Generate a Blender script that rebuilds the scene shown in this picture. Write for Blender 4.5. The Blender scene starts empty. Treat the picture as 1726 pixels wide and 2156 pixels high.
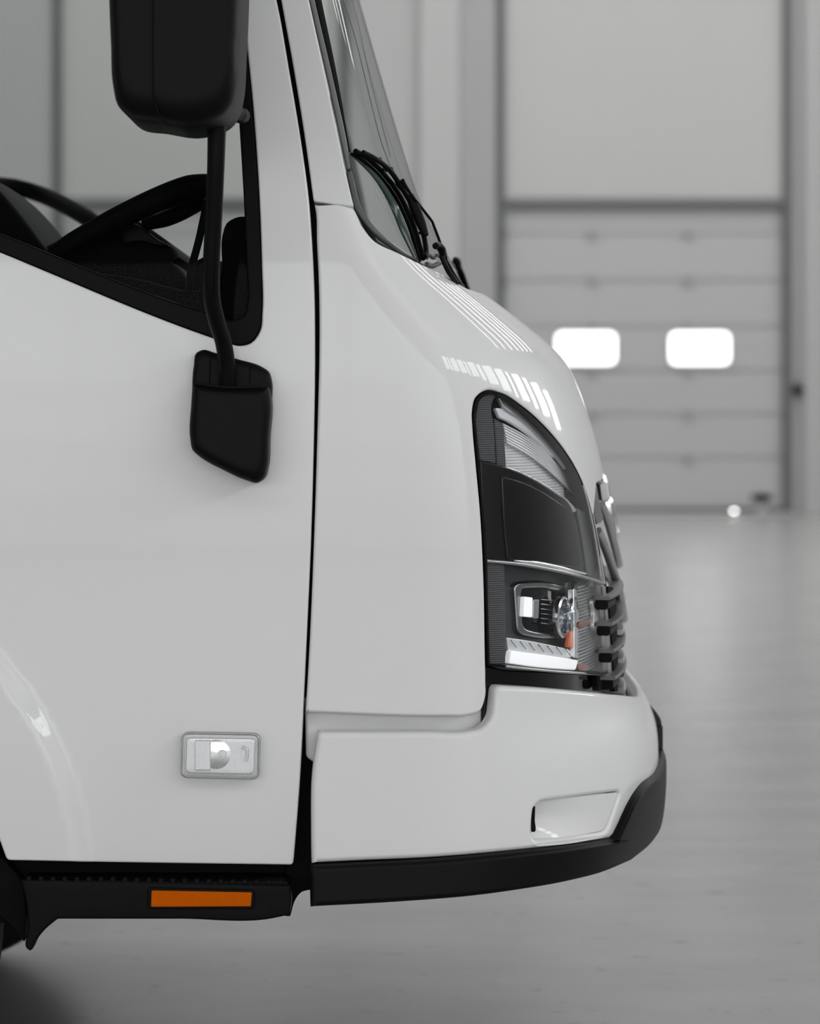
import bpy, bmesh, math, random
import numpy as np
from mathutils import Vector, Matrix
from mathutils.geometry import delaunay_2d_cdt
random.seed(4)
PI = math.pi
# ------------------------------------------------------------------ camera, world, light, exposure
F, CX, HY, H = 5040.0, 863.0, 877.0, 1.16       # focal length in px, vanishing point, eye height (m)
SC = bpy.context.scene
COL = SC.collection
cam = bpy.data.cameras.new('camera'); camo = bpy.data.objects.new('camera', cam); COL.objects.link(camo)
camo.location = (0, 0, H); camo.rotation_euler = (PI/2, 0, 0)
cam.sensor_fit = 'HORIZONTAL'; cam.sensor_width = 36; cam.lens = 36*F/1726
cam.shift_y = -(1078-HY)/1726.0; cam.clip_end = 200; cam.clip_start = 0.05
cam.dof.use_dof = True; cam.dof.focus_distance = 3.68; cam.dof.aperture_fstop = 4.7
SC.camera = camo
w = bpy.data.worlds.new('world'); SC.world = w; w.use_nodes = True
w.node_tree.nodes['Background'].inputs[0].default_value = (0.9, 0.93, 1, 1)
w.node_tree.nodes['Background'].inputs[1].default_value = 0.3
SC.view_settings.view_transform = 'Standard'; SC.view_settings.look = 'None'
SC.view_settings.gamma = 1; SC.view_settings.exposure = 0.0
SKYLIGHT_E, RIBBON_E, CLERE_E = 7.0, 2.85, 10.5

def W(px, py, Y):
    return Vector(((px-CX)*Y/F, Y, H+(HY-py)*Y/F))

# ------------------------------------------------------------------ materials
def mat(name, col, rough=0.5, metal=0.0, coat=0.0, spec=0.5, bump=0.0, bscale=300, noise=0.0, nscale=5, emit=0, ecol=None):
    m = bpy.data.materials.new(name); m.use_nodes = True
    nt = m.node_tree; b = nt.nodes['Principled BSDF']
    b.inputs['Base Color'].default_value = (*col, 1); b.inputs['Roughness'].default_value = rough
    b.inputs['Metallic'].default_value = metal; b.inputs['Coat Weight'].default_value = coat
    b.inputs['Coat Roughness'].default_value = 0.008; b.inputs['Specular IOR Level'].default_value = spec
    if emit:
        b.inputs['Emission Color'].default_value = (*(ecol or col), 1); b.inputs['Emission Strength'].default_value = emit
    if bump or noise:
        tc = nt.nodes.new('ShaderNodeTexCoord')
    if bump:
        n = nt.nodes.new('ShaderNodeTexNoise'); n.inputs['Scale'].default_value = bscale
        bp = nt.nodes.new('ShaderNodeBump'); bp.inputs['Strength'].default_value = bump; bp.inputs['Distance'].default_value = 0.001
        nt.links.new(tc.outputs['Object'], n.inputs['Vector']); nt.links.new(n.outputs['Fac'], bp.inputs['Height'])
        nt.links.new(bp.outputs['Normal'], b.inputs['Normal'])
    if noise:
        n = nt.nodes.new('ShaderNodeTexNoise'); n.inputs['Scale'].default_value = nscale; n.inputs['Detail'].default_value = 6
        r = nt.nodes.new('ShaderNodeMapRange'); r.inputs[3].default_value = 1-noise; r.inputs[4].default_value = 1+noise
        mx = nt.nodes.new('ShaderNodeVectorMath'); mx.operation = 'SCALE'; mx.inputs[0].default_value = col
        nt.links.new(tc.outputs['Object'], n.inputs['Vector']); nt.links.new(n.outputs['Fac'], r.inputs[0])
        nt.links.new(r.outputs[0], mx.inputs['Scale']); nt.links.new(mx.outputs[0], b.inputs['Base Color'])
    return m

def glass_mat(name, tint, gloss_mul=1.0, rough=0.0, ribs=None, ior=1.45, haze=0.0):
    """clear pane: transparent body with a fresnel mirror on top; optional moulded ribs and haze"""
    m = bpy.data.materials.new(name); m.use_nodes = True; nt = m.node_tree
    for n in list(nt.nodes): nt.nodes.remove(n)
    out = nt.nodes.new('ShaderNodeOutputMaterial'); tr = nt.nodes.new('ShaderNodeBsdfTransparent')
    tr.inputs[0].default_value = (*tint, 1)
    gl = nt.nodes.new('ShaderNodeBsdfGlossy'); gl.inputs['Roughness'].default_value = rough
    if gloss_mul < 1: gl.inputs[0].default_value = (gloss_mul, gloss_mul, gloss_mul, 1); gloss_mul = 1.0
    fr = nt.nodes.new('ShaderNodeFresnel'); fr.inputs[0].default_value = ior
    mul = nt.nodes.new('ShaderNodeMath'); mul.operation = 'MULTIPLY'; mul.inputs[1].default_value = gloss_mul; mul.use_clamp = True
    mix = nt.nodes.new('ShaderNodeMixShader')
    geo = nt.nodes.new('ShaderNodeNewGeometry'); inv = nt.nodes.new('ShaderNodeMath'); inv.operation = 'SUBTRACT'; inv.inputs[0].default_value = 1
    m3 = nt.nodes.new('ShaderNodeMath'); m3.operation = 'MULTIPLY'
    nt.links.new(geo.outputs['Backfacing'], inv.inputs[1]); nt.links.new(fr.outputs[0], mul.inputs[0])
    nt.links.new(mul.outputs[0], m3.inputs[0]); nt.links.new(inv.outputs[0], m3.inputs[1]); nt.links.new(m3.outputs[0], mix.inputs[0])
    src = tr
    if haze:
        df = nt.nodes.new('ShaderNodeBsdfDiffuse'); df.inputs[0].default_value = (.8, .8, .82, 1)
        m2 = nt.nodes.new('ShaderNodeMixShader'); m2.inputs[0].default_value = haze
        nt.links.new(tr.outputs[0], m2.inputs[1]); nt.links.new(df.outputs[0], m2.inputs[2]); src = m2
        if ribs:
            tc0 = nt.nodes.new('ShaderNodeTexCoord'); wv0 = nt.nodes.new('ShaderNodeTexWave'); wv0.bands_direction = ribs[0]
            wv0.inputs['Scale'].default_value = ribs[1]
            mr = nt.nodes.new('ShaderNodeMapRange'); mr.inputs[3].default_value = 0; mr.inputs[4].default_value = haze*2
            nt.links.new(tc0.outputs['Object'], wv0.inputs['Vector']); nt.links.new(wv0.outputs['Fac'], mr.inputs[0])
            nt.links.new(mr.outputs[0], m2.inputs[0])
    if ribs:
        tc = nt.nodes.new('ShaderNodeTexCoord'); wv = nt.nodes.new('ShaderNodeTexWave'); wv.bands_direction = ribs[0]
        wv.inputs['Scale'].default_value = ribs[1]; bp = nt.nodes.new('ShaderNodeBump')
        bp.inputs['Strength'].default_value = 0.6; bp.inputs['Distance'].default_value = 0.001
        nt.links.new(tc.outputs['Object'], wv.inputs['Vector']); nt.links.new(wv.outputs['Fac'], bp.inputs['Height'])
        nt.links.new(bp.outputs[0], gl.inputs['Normal'])
    nt.links.new(src.outputs[0], mix.inputs[1]); nt.links.new(gl.outputs[0], mix.inputs[2])
    nt.links.new(mix.outputs[0], out.inputs[0])
    return m

def rib_mat(name, c1, c2, direction, scale, rough=0.3, metal=0.0):
    m = mat(name, c1, rough, metal); nt = m.node_tree; b = nt.nodes['Principled BSDF']
    tc = nt.nodes.new('ShaderNodeTexCoord'); wv = nt.nodes.new('ShaderNodeTexWave'); wv.bands_direction = direction
    wv.inputs['Scale'].default_value = scale; wv.inputs['Distortion'].default_value = 0.0
    mx = nt.nodes.new('ShaderNodeMix'); mx.data_type = 'RGBA'
    mx.inputs[6].default_value = (*c1, 1); mx.inputs[7].default_value = (*c2, 1)
    nt.links.new(tc.outputs['Object'], wv.inputs['Vector']); nt.links.new(wv.outputs['Fac'], mx.inputs[0])
    nt.links.new(mx.outputs[2], b.inputs['Base Color'])
    bp = nt.nodes.new('ShaderNodeBump'); bp.inputs['Distance'].default_value = 0.0015; bp.inputs['Strength'].default_value = .8
    nt.links.new(wv.outputs['Fac'], bp.inputs['Height']); nt.links.new(bp.outputs[0], b.inputs['Normal'])
    return m

M = {}
M['paint'] = mat('white_paint', (.745, .745, .738), 0.4, coat=0.55, spec=.06)
M['black'] = mat('black_plastic', (.0035, .0035, .0036), 0.42, bump=0.2, bscale=900, spec=.09)
M['trimblack'] = mat('bumper_black_plastic', (.004, .004, .004), 0.45, bump=0.15, bscale=900, spec=.12)
M['rubber'] = mat('rubber', (.003, .003, .003), 0.45, spec=.08)
M['greyrubber'] = mat('grey_rubber', (.10, .10, .105), 0.45, spec=.4)
M['seal'] = mat('grey_seal', (.16, .16, .165), 0.4, spec=.5)
M['dark'] = mat('dark_inner_body', (.004, .004, .004), 0.8, spec=.1)
M['interior'] = mat('cab_interior', (.003, .0032, .0034), 0.6, spec=.04)
M['gloss_black'] = mat('gloss_black', (.003, .003, .003), 0.06, spec=.25)
M['chrome'] = mat('chrome', (.82, .82, .82), 0.12, metal=1)
M['dchrome'] = mat('dark_chrome', (.30, .31, .32), 0.25, metal=1)
M['satin'] = mat('satin_silver', (.45, .45, .45), 0.35, metal=.9)
M['greyplastic'] = mat('grey_plastic', (.09, .09, .09), 0.35)
M['slatgrey'] = mat('grille_slat_grey', (.13, .13, .13), 0.4)
M['lampgrey'] = mat('lamp_inner_grey', (.10, .105, .11), 0.3, metal=.5)
M['palesatin'] = mat('pale_satin', (.85, .85, .86), .15, metal=.3)
M['drl_glint'] = mat('light_guide_and_reflection', (.9, .9, .9), 0.3, emit=.45, ecol=(1, 1, 1))
M['orange'] = mat('orange_reflector', (.53, .095, .0), 0.5, spec=.03, noise=.12, nscale=120)
M['amber'] = mat('amber_bulb', (.7, .12, .01), 0.3)
M['glass'] = glass_mat('cab_glass', (.72, .74, .73), .07)
M['wsglass'] = glass_mat('windscreen_glass', (.84, .86, .85), .45)
M['lens'] = glass_mat('lamp_lens', (.95, .96, .97), 1.0)
M['riblens'] = rib_mat('ribbed_side_band', (.035, .035, .037), (.13, .13, .135), 'Z', 95, .25, .0)
M['reflector'] = rib_mat('fluted_reflector', (.9, .89, .87), (.6, .6, .6), 'Z', 70, .3, .15)
M['stripe'] = rib_mat('striped_reflector', (.42, .43, .44), (.10, .10, .105), 'Z', 60, .25, .35)
M['lamplens'] = glass_mat('marker_lens', (.97, .97, .97), 1.0, haze=.16, ribs=('X', 150))
M['whiterefl'] = mat('white_reflector', (.75, .76, .77), 0.3, metal=.6)
M['greenedge'] = mat('green_glass_edge', (.04, .065, .058), 0.15, coat=.5)
M['wall'] = mat('hall_wall', (.50, .50, .49), 0.6, noise=.03, nscale=.6)
M['walld'] = mat('hall_wall_dark', (.36, .36, .36), 0.6)
M['wallm'] = mat('hall_wall_mid', (.43, .43, .425), 0.6)
M['doorpanel'] = mat('door_sheet', (.45, .45, .45), 0.5)
M['track'] = mat('door_track', (.13, .13, .135), 0.5)
M['alu'] = mat('threshold_strip', (.5, .5, .5), 0.4, metal=.5)
M['ceil'] = mat('ceiling', (.22, .22, .22), 0.8)
M['winglow'] = mat('daylight_pane', (1, 1, 1), 0.5, emit=2.2, ecol=(1, 1, 1))
M['tyre'] = mat('tyre_rubber', (.006, .006, .006), 0.7, spec=.2)
M['rim'] = mat('wheel_rim', (.3, .3, .3), .4, metal=.7)

def emis(name, e, col=(1, 1, 1)):
    m = bpy.data.materials.new(name); m.use_nodes = True; nt = m.node_tree
    for n in list(nt.nodes): nt.nodes.remove(n)
    o = nt.nodes.new('ShaderNodeOutputMaterial'); em = nt.nodes.new('ShaderNodeEmission')
    em.inputs[0].default_value = (*col, 1); em.inputs[1].default_value = e
    nt.links.new(em.outputs[0], o.inputs[0]); return m

# ------------------------------------------------------------------ object helpers
def link(name, me, m=None, parent=None, smooth=True):
    o = bpy.data.objects.new(name, me); COL.objects.link(o)
    if m: me.materials.append(M[m] if isinstance(m, str) else m)
    if smooth:
        me.polygons.foreach_set('use_smooth', [True]*len(me.polygons))
    if parent: o.parent = parent
    return o
def from_bm(name, bm, m, parent=None, smooth=False):
    me = bpy.data.meshes.new(name); bm.to_mesh(me); bm.free()
    return link(name, me, m, parent, smooth)
def mesh(name, verts, faces, m, parent=None, smooth=True, orient=True, sharp=None):
    me = bpy.data.meshes.new(name); me.from_pydata([tuple(v) for v in verts], [], faces); me.update()
    if orient:
        bm = bmesh.new(); bm.from_mesh(me); bmesh.ops.recalc_face_normals(bm, faces=bm.faces)
        bm.to_mesh(me); bm.free()
    if sharp:
        me.set_sharp_from_angle(angle=math.radians(sharp)) if hasattr(me, 'set_sharp_from_angle') else None
    return link(name, me, m, parent, smooth)
def empty(name, loc, label, cat, group=None):
    o = bpy.data.objects.new(name, None); COL.objects.link(o); o.location = loc
    o.empty_display_size = .1
    o['label'] = label; o['category'] = cat
    if group: o['group'] = group
    return o
def bx(bm, x0, x1, y0, y1, z0, z1, bev=0):
    r = bmesh.ops.create_cube(bm, size=1)
    vs = r['verts']
    for v in vs:
        v.co = Vector(((x0+x1)/2+v.co.x*(x1-x0), (y0+y1)/2+v.co.y*(y1-y0), (z0+z1)/2+v.co.z*(z1-z0)))
    if bev:
        es = list({e for v in vs for e in v.link_edges})
        bmesh.ops.bevel(bm, geom=es, offset=bev, segments=3, affect='EDGES', profile=.5)
def box(name, x0, x1, y0, y1, z0, z1, m, parent=None, bev=0, smooth=False):
    bm = bmesh.new(); bx(bm, x0, x1, y0, y1, z0, z1, bev)
    return from_bm(name, bm, m, parent, smooth)
def struct(o):
    o['kind'] = 'structure'; return o

# ------------------------------------------------------------------ outlines
def hermite_run(pts, step):
    P = [np.array(p[:2], float) for p in pts]
    n = len(P)
    if n == 2:
        L = np.linalg.norm(P[1]-P[0]); k = max(1, int(L/step))
        return [P[0]+(P[1]-P[0])*i/k for i in range(k+1)]
    t = [0.0]
    for i in range(1, n): t.append(t[-1]+max(1e-6, np.linalg.norm(P[i]-P[i-1])))
    T = []
    for i in range(n):
        if i == 0: d = (P[1]-P[0])/(t[1]-t[0]); 
        elif i == n-1: d = (P[-1]-P[-2])/(t[-1]-t[-2])
        else:
            d0 = (P[i]-P[i-1])/(t[i]-t[i-1]); d1 = (P[i+1]-P[i])/(t[i+1]-t[i])
            a = (t[i+1]-t[i])/(t[i+1]-t[i-1]); d = d0*a+d1*(1-a)
        T.append(d)
    out = [P[0]]
    for i in range(n-1):
        h = t[i+1]-t[i]; k = max(1, int(h/step))
        for j in range(1, k+1):
            s = j/k
            out.append((2*s**3-3*s*s+1)*P[i]+(s**3-2*s*s+s)*h*T[i]+(-2*s**3+3*s*s)*P[i+1]+(s**3-s*s)*h*T[i+1])
    return out
def densify(pts, step=8, closed=True):
    """points are (x, y) = smooth knot or (x, y, r) = corner rounded with radius r"""
    pts = list(pts)
    if closed:
        ci = [i for i, p in enumerate(pts) if len(p) == 3]
        if not ci:
            ext = pts[-3:]+pts+pts[:3]
            d = hermite_run(ext, step)
            # cut to one period
            a = np.array(pts[0][:2], float)
            i0 = min(range(len(d)//2), key=lambda i: np.linalg.norm(d[i]-a))
            i1 = min(range(i0+5, len(d)), key=lambda i: np.linalg.norm(d[i]-a))
            return d[i0:i1]
        pts = pts[ci[0]:]+pts[:ci[0]]+[pts[ci[0]]]
    out = []; corners = []
    run = [pts[0]]
    for p in pts[1:]:
        run.append(p)
        if len(p) == 3 or p is pts[-1]:
            d = hermite_run(run, step)
            if out: corners.append((len(out)-1, run[0][2] if len(run[0]) == 3 else 0))
            out += d if not out else d[1:]
            run = [p]
    if closed:
        out = out[:-1]; corners.append((0, pts[0][2]))
    # rounding
    n = len(out); rep = {}
    drop = set()
    for ci, r in corners:
        if r < 1: continue
        def walk(dirn):
            acc = 0; i = ci; seen = []
            while True:
                j = i+dirn
                if closed: j %= n
                elif j < 0 or j >= n: return out[i], seen
                L = np.linalg.norm(out[j]-out[i])
                if acc+L >= r: return out[i]+(out[j]-out[i])*(r-acc)/L, seen
                acc += L; seen.append(j); i = j
                if len(seen) > n//3: return out[i], seen
        A, sa = walk(-1); B, sb = walk(1)
        drop.update(sa); drop.update(sb)
        C = out[ci]; k = max(4, int(r/3)); k = min(k, 12)
        rep[ci] = [((1-s)**2)*A+2*s*(1-s)*C+s*s*B for s in [j/k for j in range(k+1)]]
    res = []
    for i in range(n):
        if i in rep: res += rep[i]
        elif i not in drop: res.append(out[i])
    # dedupe
    r2 = [res[0]]
    for p in res[1:]:
        if np.linalg.norm(p-r2[-1]) > 0.4: r2.append(p)
    if closed and np.linalg.norm(r2[0]-r2[-1]) < 0.4: r2.pop()
    return r2

# ------------------------------------------------------------------ surfaces
def yside(z):
    return 3.6 + 0.14*np.maximum(0, z-1.22)**1.5 + 0.18*np.maximum(0, .72-z)**2
def smooth_tab(v, n=5):
    for _ in range(n):
        v2 = v.copy(); v2[1:-1] = (v[:-2]+2*v[1:-1]+v[2:])/4; v = v2
    return v
class Shell:
    """cab / bumper / windscreen skin: at every height a super-ellipse plan around the cab's centre line"""
    YC = 4.6
    def __init__(s, sil, x0tr, p, ys=yside, zr=(0.3, 2.0), d=0.0, Yx=3.6, parent=None):
        s.p = p; s.ys = ys; s.d = d; s.us = 0.35
        s.disp = None
        if parent is not None:
            s.Z, s.X0, s.A = parent.Z, parent.X0, parent.A; s.disp = None; return
        s.Z = np.linspace(zr[0], zr[1], 240)
        sy = np.array([q[1] for q in sil], float); sx = np.array([q[0] for q in sil], float)
        xy = np.array([q[1] for q in x0tr], float); xx = np.array([q[0] for q in x0tr], float)
        yy = np.linspace(-400, 2400, 1400)
        S1 = np.interp(yy, sy, sx); S1 = smooth_tab(S1, 60)
        X1 = np.interp(yy, xy, xx); X1 = smooth_tab(X1, 200)
        ph = np.linspace(0.02, PI/2, 200)
        X0 = []; A = []
        for z in s.Z:
            py = HY-(z-H)*F/Yx
            x0 = (np.interp(py, yy, X1)-CX)*Yx/F
            lo, hi = 0.01, 0.9
            for _ in range(26):
                a = (lo+hi)/2
                x, y = s.plan(ph, x0, a, s.ys(z))
                pxs = CX+x*F/y; i = int(np.argmax(pxs))
                t = np.interp(HY-(z-H)*F/y[i], yy, S1)
                if pxs[i] > t: hi = a
                else: lo = a
            X0.append(x0); A.append(a)
        s.X0 = smooth_tab(np.array(X0), 6); s.A = smooth_tab(np.array(A), 6)
    def off(s, d):
        n = Shell(None, None, s.p, s.ys, d=d, parent=s); return n
    def plan(s, ph, x0, a, ys, d=0.0):
        b = s.YC-ys-d; a_ = a-d
        sn = np.abs(np.sin(ph)); cs = np.abs(np.cos(ph))
        r = (sn**s.p+cs**s.p)**(-1/s.p)
        neg = ph < 0; far = ph > PI
        x = np.where(neg, x0+a*ph, np.where(far, x0-a*(ph-PI), x0+r*a_*sn))
        y = np.where(neg, s.YC-b, np.where(far, s.YC+b, s.YC-r*b*np.cos(ph)))
        return x, y
    def pt(s, u, z):
        x0 = np.interp(z, s.Z, s.X0); a = np.interp(z, s.Z, s.A)
        x, y = s.plan(np.array(u), x0, a, float(s.ys(z)), s.d)
        return np.array((float(x), float(y), float(z)))
    GRID = np.concatenate([np.linspace(-5, -0.01, 120), np.linspace(0, 1.75, 330)])
    def inv(s, px, py):
        Y = 3.65+s.d
        for it in range(16):
            z = H+(HY-py)*Y/F
            x0 = np.interp(z, s.Z, s.X0); a = np.interp(z, s.Z, s.A)
            x, y = s.plan(s.GRID, x0, a, float(s.ys(z)), s.d)
            q = CX+x*F/y; im = int(np.argmax(q))
            if px >= q[im]: u = s.GRID[im]; Yn = y[im]
            else:
                i = int(np.searchsorted(q[:im+1], px))
                i = max(1, i); f = (px-q[i-1])/max(1e-9, (q[i]-q[i-1])); f = min(1, max(0, f))
                u = s.GRID[i-1]+f*(s.GRID[i]-s.GRID[i-1]); Yn = y[i-1]+f*(y[i]-y[i-1])
            Y = Y*.45+Yn*.55
        return (u, H+(HY-py)*Y/F)
class Graph:
    """near-flat skin Y = f(x, z)"""
    def __init__(s, f): s.f = f; s.us = 1.0
    def pt(s, u, z): return np.array((u, float(s.f(u, z)), z))
    def inv(s, px, py):
        Y = 3.6
        for _ in range(8):
            p = ((px-CX)*Y/F, H+(HY-py)*Y/F); Y = float(s.f(*p))
        return ((px-CX)*Y/F, H+(HY-py)*Y/F)
def frame(s, u, z):
    e = 1e-3
    du = (s.pt(u+e, z)-s.pt(u-e, z))/(2*e); dz = (s.pt(u, z+e)-s.pt(u, z-e))/(2*e)
    n = np.cross(du, dz); L = np.linalg.norm(n)
    return du, dz, n/(L if L > 1e-9 else 1)

def inside(p, poly):
    x, y = p; c = False; n = len(poly); j = n-1
    for i in range(n):
        xi, yi = poly[i]; xj, yj = poly[j]
        if (yi > y) != (yj > y) and x < (xj-xi)*(y-yi)/(yj-yi)+xi: c = not c
        j = i
    return c
def inside_np(P, poly):
    poly = np.array(poly); x = P[:, 0]; y = P[:, 1]; c = np.zeros(len(P), bool); j = len(poly)-1
    for i in range(len(poly)):
        xi, yi = poly[i]; xj, yj = poly[j]
        if yi != yj:
            m = ((yi > y) != (yj > y)) & (x < (xj-xi)*(y-yi)/(yj-yi)+xi)
            c ^= m
        j = i
    return c
def dist_np(P, poly):
    A = np.array(poly); B = np.roll(A, -1, axis=0); best = np.full(len(P), 1e9)
    for a, b in zip(A, B):
        ab = b-a; L = max(1e-12, (ab@ab)); t = np.clip(((P-a)@ab)/L, 0, 1)
        d = np.linalg.norm(P-(a+t[:, None]*ab), axis=1); best = np.minimum(best, d)
    return best
def area(poly):
    a = np.array(poly); b = np.roll(a, -1, axis=0); return .5*np.sum(a[:, 0]*b[:, 1]-b[:, 0]*a[:, 1])

def loop_of(surf, spec, step=8):
    """spec: px outline list, or list of ('px', pts) / ('q', pts) runs"""
    if spec and isinstance(spec[0][0], str):
        out = []
        for kind, pts in spec:
            if kind == 'px':
                out += [surf.inv(*p) for p in densify(pts, step, closed=False)]
            else:
                for i in range(len(pts)-1):
                    a, b = np.array(pts[i]), np.array(pts[i+1])
                    k = max(1, int(np.linalg.norm((b-a)*np.array((surf.us, 1)))/.015))
                    out += [tuple(a+(b-a)*j/k) for j in range(k)]
                out.append(tuple(pts[-1]))
        a, b = np.array(out[-1]), np.array(out[0]); k = int(np.linalg.norm((b-a)*np.array((surf.us, 1)))/.012)
        out += [tuple(a+(b-a)*j/k) for j in range(1, k)]
    else:
        out = [surf.inv(*p) for p in densify(spec, step, closed=True)]
    res = [out[0]]
    for p in out[1:]:
        if math.hypot((p[0]-res[-1][0])*surf.us, p[1]-res[-1][1]) > 6e-4: res.append(p)
    if math.hypot((res[0][0]-res[-1][0])*surf.us, res[0][1]-res[-1][1]) < 6e-4: res.pop()
    return res

def panel(name, surf, spec, m, parent=None, holes=(), thick=.012, edge=.003, grid=.014, lift=0.0, disp=None, step=8):
    """sheet cut to an outline on a curved skin, with rounded edges turned back by `thick`"""
    V = []; Fc = []; NV = {}
    def P(q, d): 
        p = surf.pt(*q); _, _, n = frame(surf, *q)
        dd = disp(p) if disp else 0.0
        return p+n*(lift-d-dd)
    loops = [loop_of(surf, spec, step)]+[loop_of(surf, h, step) for h in holes]
    inner = []
    for li, lp in enumerate(loops):
        ccw = area(lp) > 0
        if (li == 0) != ccw: lp = lp[::-1]      # outer ccw, holes cw -> inside on the left
        n = len(lp)
        rings = []
        # inward directions (in domain) from 3-D frames
        dirs = []
        for i in range(n):
            q = lp[i]; du, dz, nn = frame(surf, *q)
            t = surf.pt(*lp[(i+1) % n])-surf.pt(*lp[i-1]); L = np.linalg.norm(t); t = t/(L if L > 1e-9 else 1)
            w_ = np.cross(nn, t)
            G = np.array([[du@du, du@dz], [du@dz, dz@dz]]); rhs = np.array([w_@du, w_@dz])
            try: dq = np.linalg.solve(G, rhs)
            except Exception: dq = np.zeros(2)
            dirs.append(dq)
        prof = [(0, thick), (0, edge), (edge*.3, edge*.3), (edge, 0)] if thick else [(0, 0)]
        for (ins, dep) in prof:
            tt = {0: 1.0, 1: 1.0, 2: .5, 3: 0.0}[len(rings)] if thick else 0.0
            idx = []
            for i in range(n):
                q = (lp[i][0]+dirs[i][0]*ins, lp[i][1]+dirs[i][1]*ins)
                idx.append(len(V)); V.append(P(q, dep))
                _, _, nn = frame(surf, *q)
                wd_ = -(surf.pt(q[0]+dirs[i][0]*1e-3, q[1]+dirs[i][1]*1e-3)-surf.pt(*q)); L = np.linalg.norm(wd_)
                wd_ = wd_/L if L > 1e-9 else nn
                nv = nn*math.cos(tt*PI/2)+wd_*math.sin(tt*PI/2); NV[idx[-1]] = nv
            rings.append(idx)
            lastq = [(lp[i][0]+dirs[i][0]*ins, lp[i][1]+dirs[i][1]*ins) for i in range(n)]
        for a, b in zip(rings, rings[1:]):
            for i in range(n):
                j = (i+1) % n; Fc.append((a[i], a[j], b[j], b[i]))
        inner.append((rings[-1], lastq))
    us = surf.us
    D = [[(q[0]*us, q[1]) for q in lq] for _, lq in inner]
    o = np.array(D[0]); lo = o.min(0); hi = o.max(0)
    gx = np.arange(math.floor(lo[0]/grid)*grid, hi[0], grid); gz = np.arange(math.floor(lo[1]/grid)*grid, hi[1], grid)
    G = np.array([(x, z) for z in gz for x in gx]) if len(gx) and len(gz) else np.zeros((0, 2))
    if len(G):
        k = inside_np(G, D[0]) & (dist_np(G, D[0]) > grid*.4)
        for h in D[1:]: k &= ~inside_np(G, h) & (dist_np(G, h) > grid*.4)
        G = G[k]
    cv = []; ce = []; gi = []
    for (ri, _), d in zip(inner, D):
        s0 = len(cv); n = len(d)
        cv += [Vector(q) for q in d]; gi += ri
        ce += [(s0+i, s0+(i+1) % n) for i in range(n)]
    for g in G:
        cv.append(Vector(g)); gi.append(len(V)); NV[len(V)] = frame(surf, g[0]/us, g[1])[2]; V.append(P((g[0]/us, g[1]), 0))
    r = delaunay_2d_cdt(cv, ce, [], 0, 1e-7)
    ov, of, orig = r[0], r[2], r[3]
    om = []
    for i, v in enumerate(ov):
        if orig[i]: om.append(gi[orig[i][0]])
        else: om.append(len(V)); NV[len(V)] = frame(surf, v[0]/us, v[1])[2]; V.append(P((v[0]/us, v[1]), 0))
    if of:
        cen = np.array([((ov[f[0]]+ov[f[1]]+ov[f[2]])/3)[:] for f in of])
        k = inside_np(cen, D[0])
        for h in D[1:]: k &= ~inside_np(cen, h)
        for f, kk in zip(of, k):
            if kk:
                a_, b_, c_ = (ov[i] for i in f)
                ccw = (b_[0]-a_[0])*(c_[1]-a_[1])-(b_[1]-a_[1])*(c_[0]-a_[0]) > 0
                t = tuple(om[i] for i in f); Fc.append(t if ccw else t[::-1])
    VA = np.array(V); out = []
    for f in Fc:
        a_, b_, c_ = VA[f[0]], VA[f[1]], VA[f[2]]
        g = np.cross(b_-a_, c_-a_) if len(f) == 3 else np.cross(c_-a_, VA[f[3]]-b_)
        out.append(f if g@sum(NV[i] for i in f) >= 0 else f[::-1])
    o = mesh(name, V, out, m, parent, True, orient=False)
    if not disp: o.data.normals_split_custom_set_from_vertices([tuple(NV[i]) for i in range(len(V))])
    return o

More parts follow.
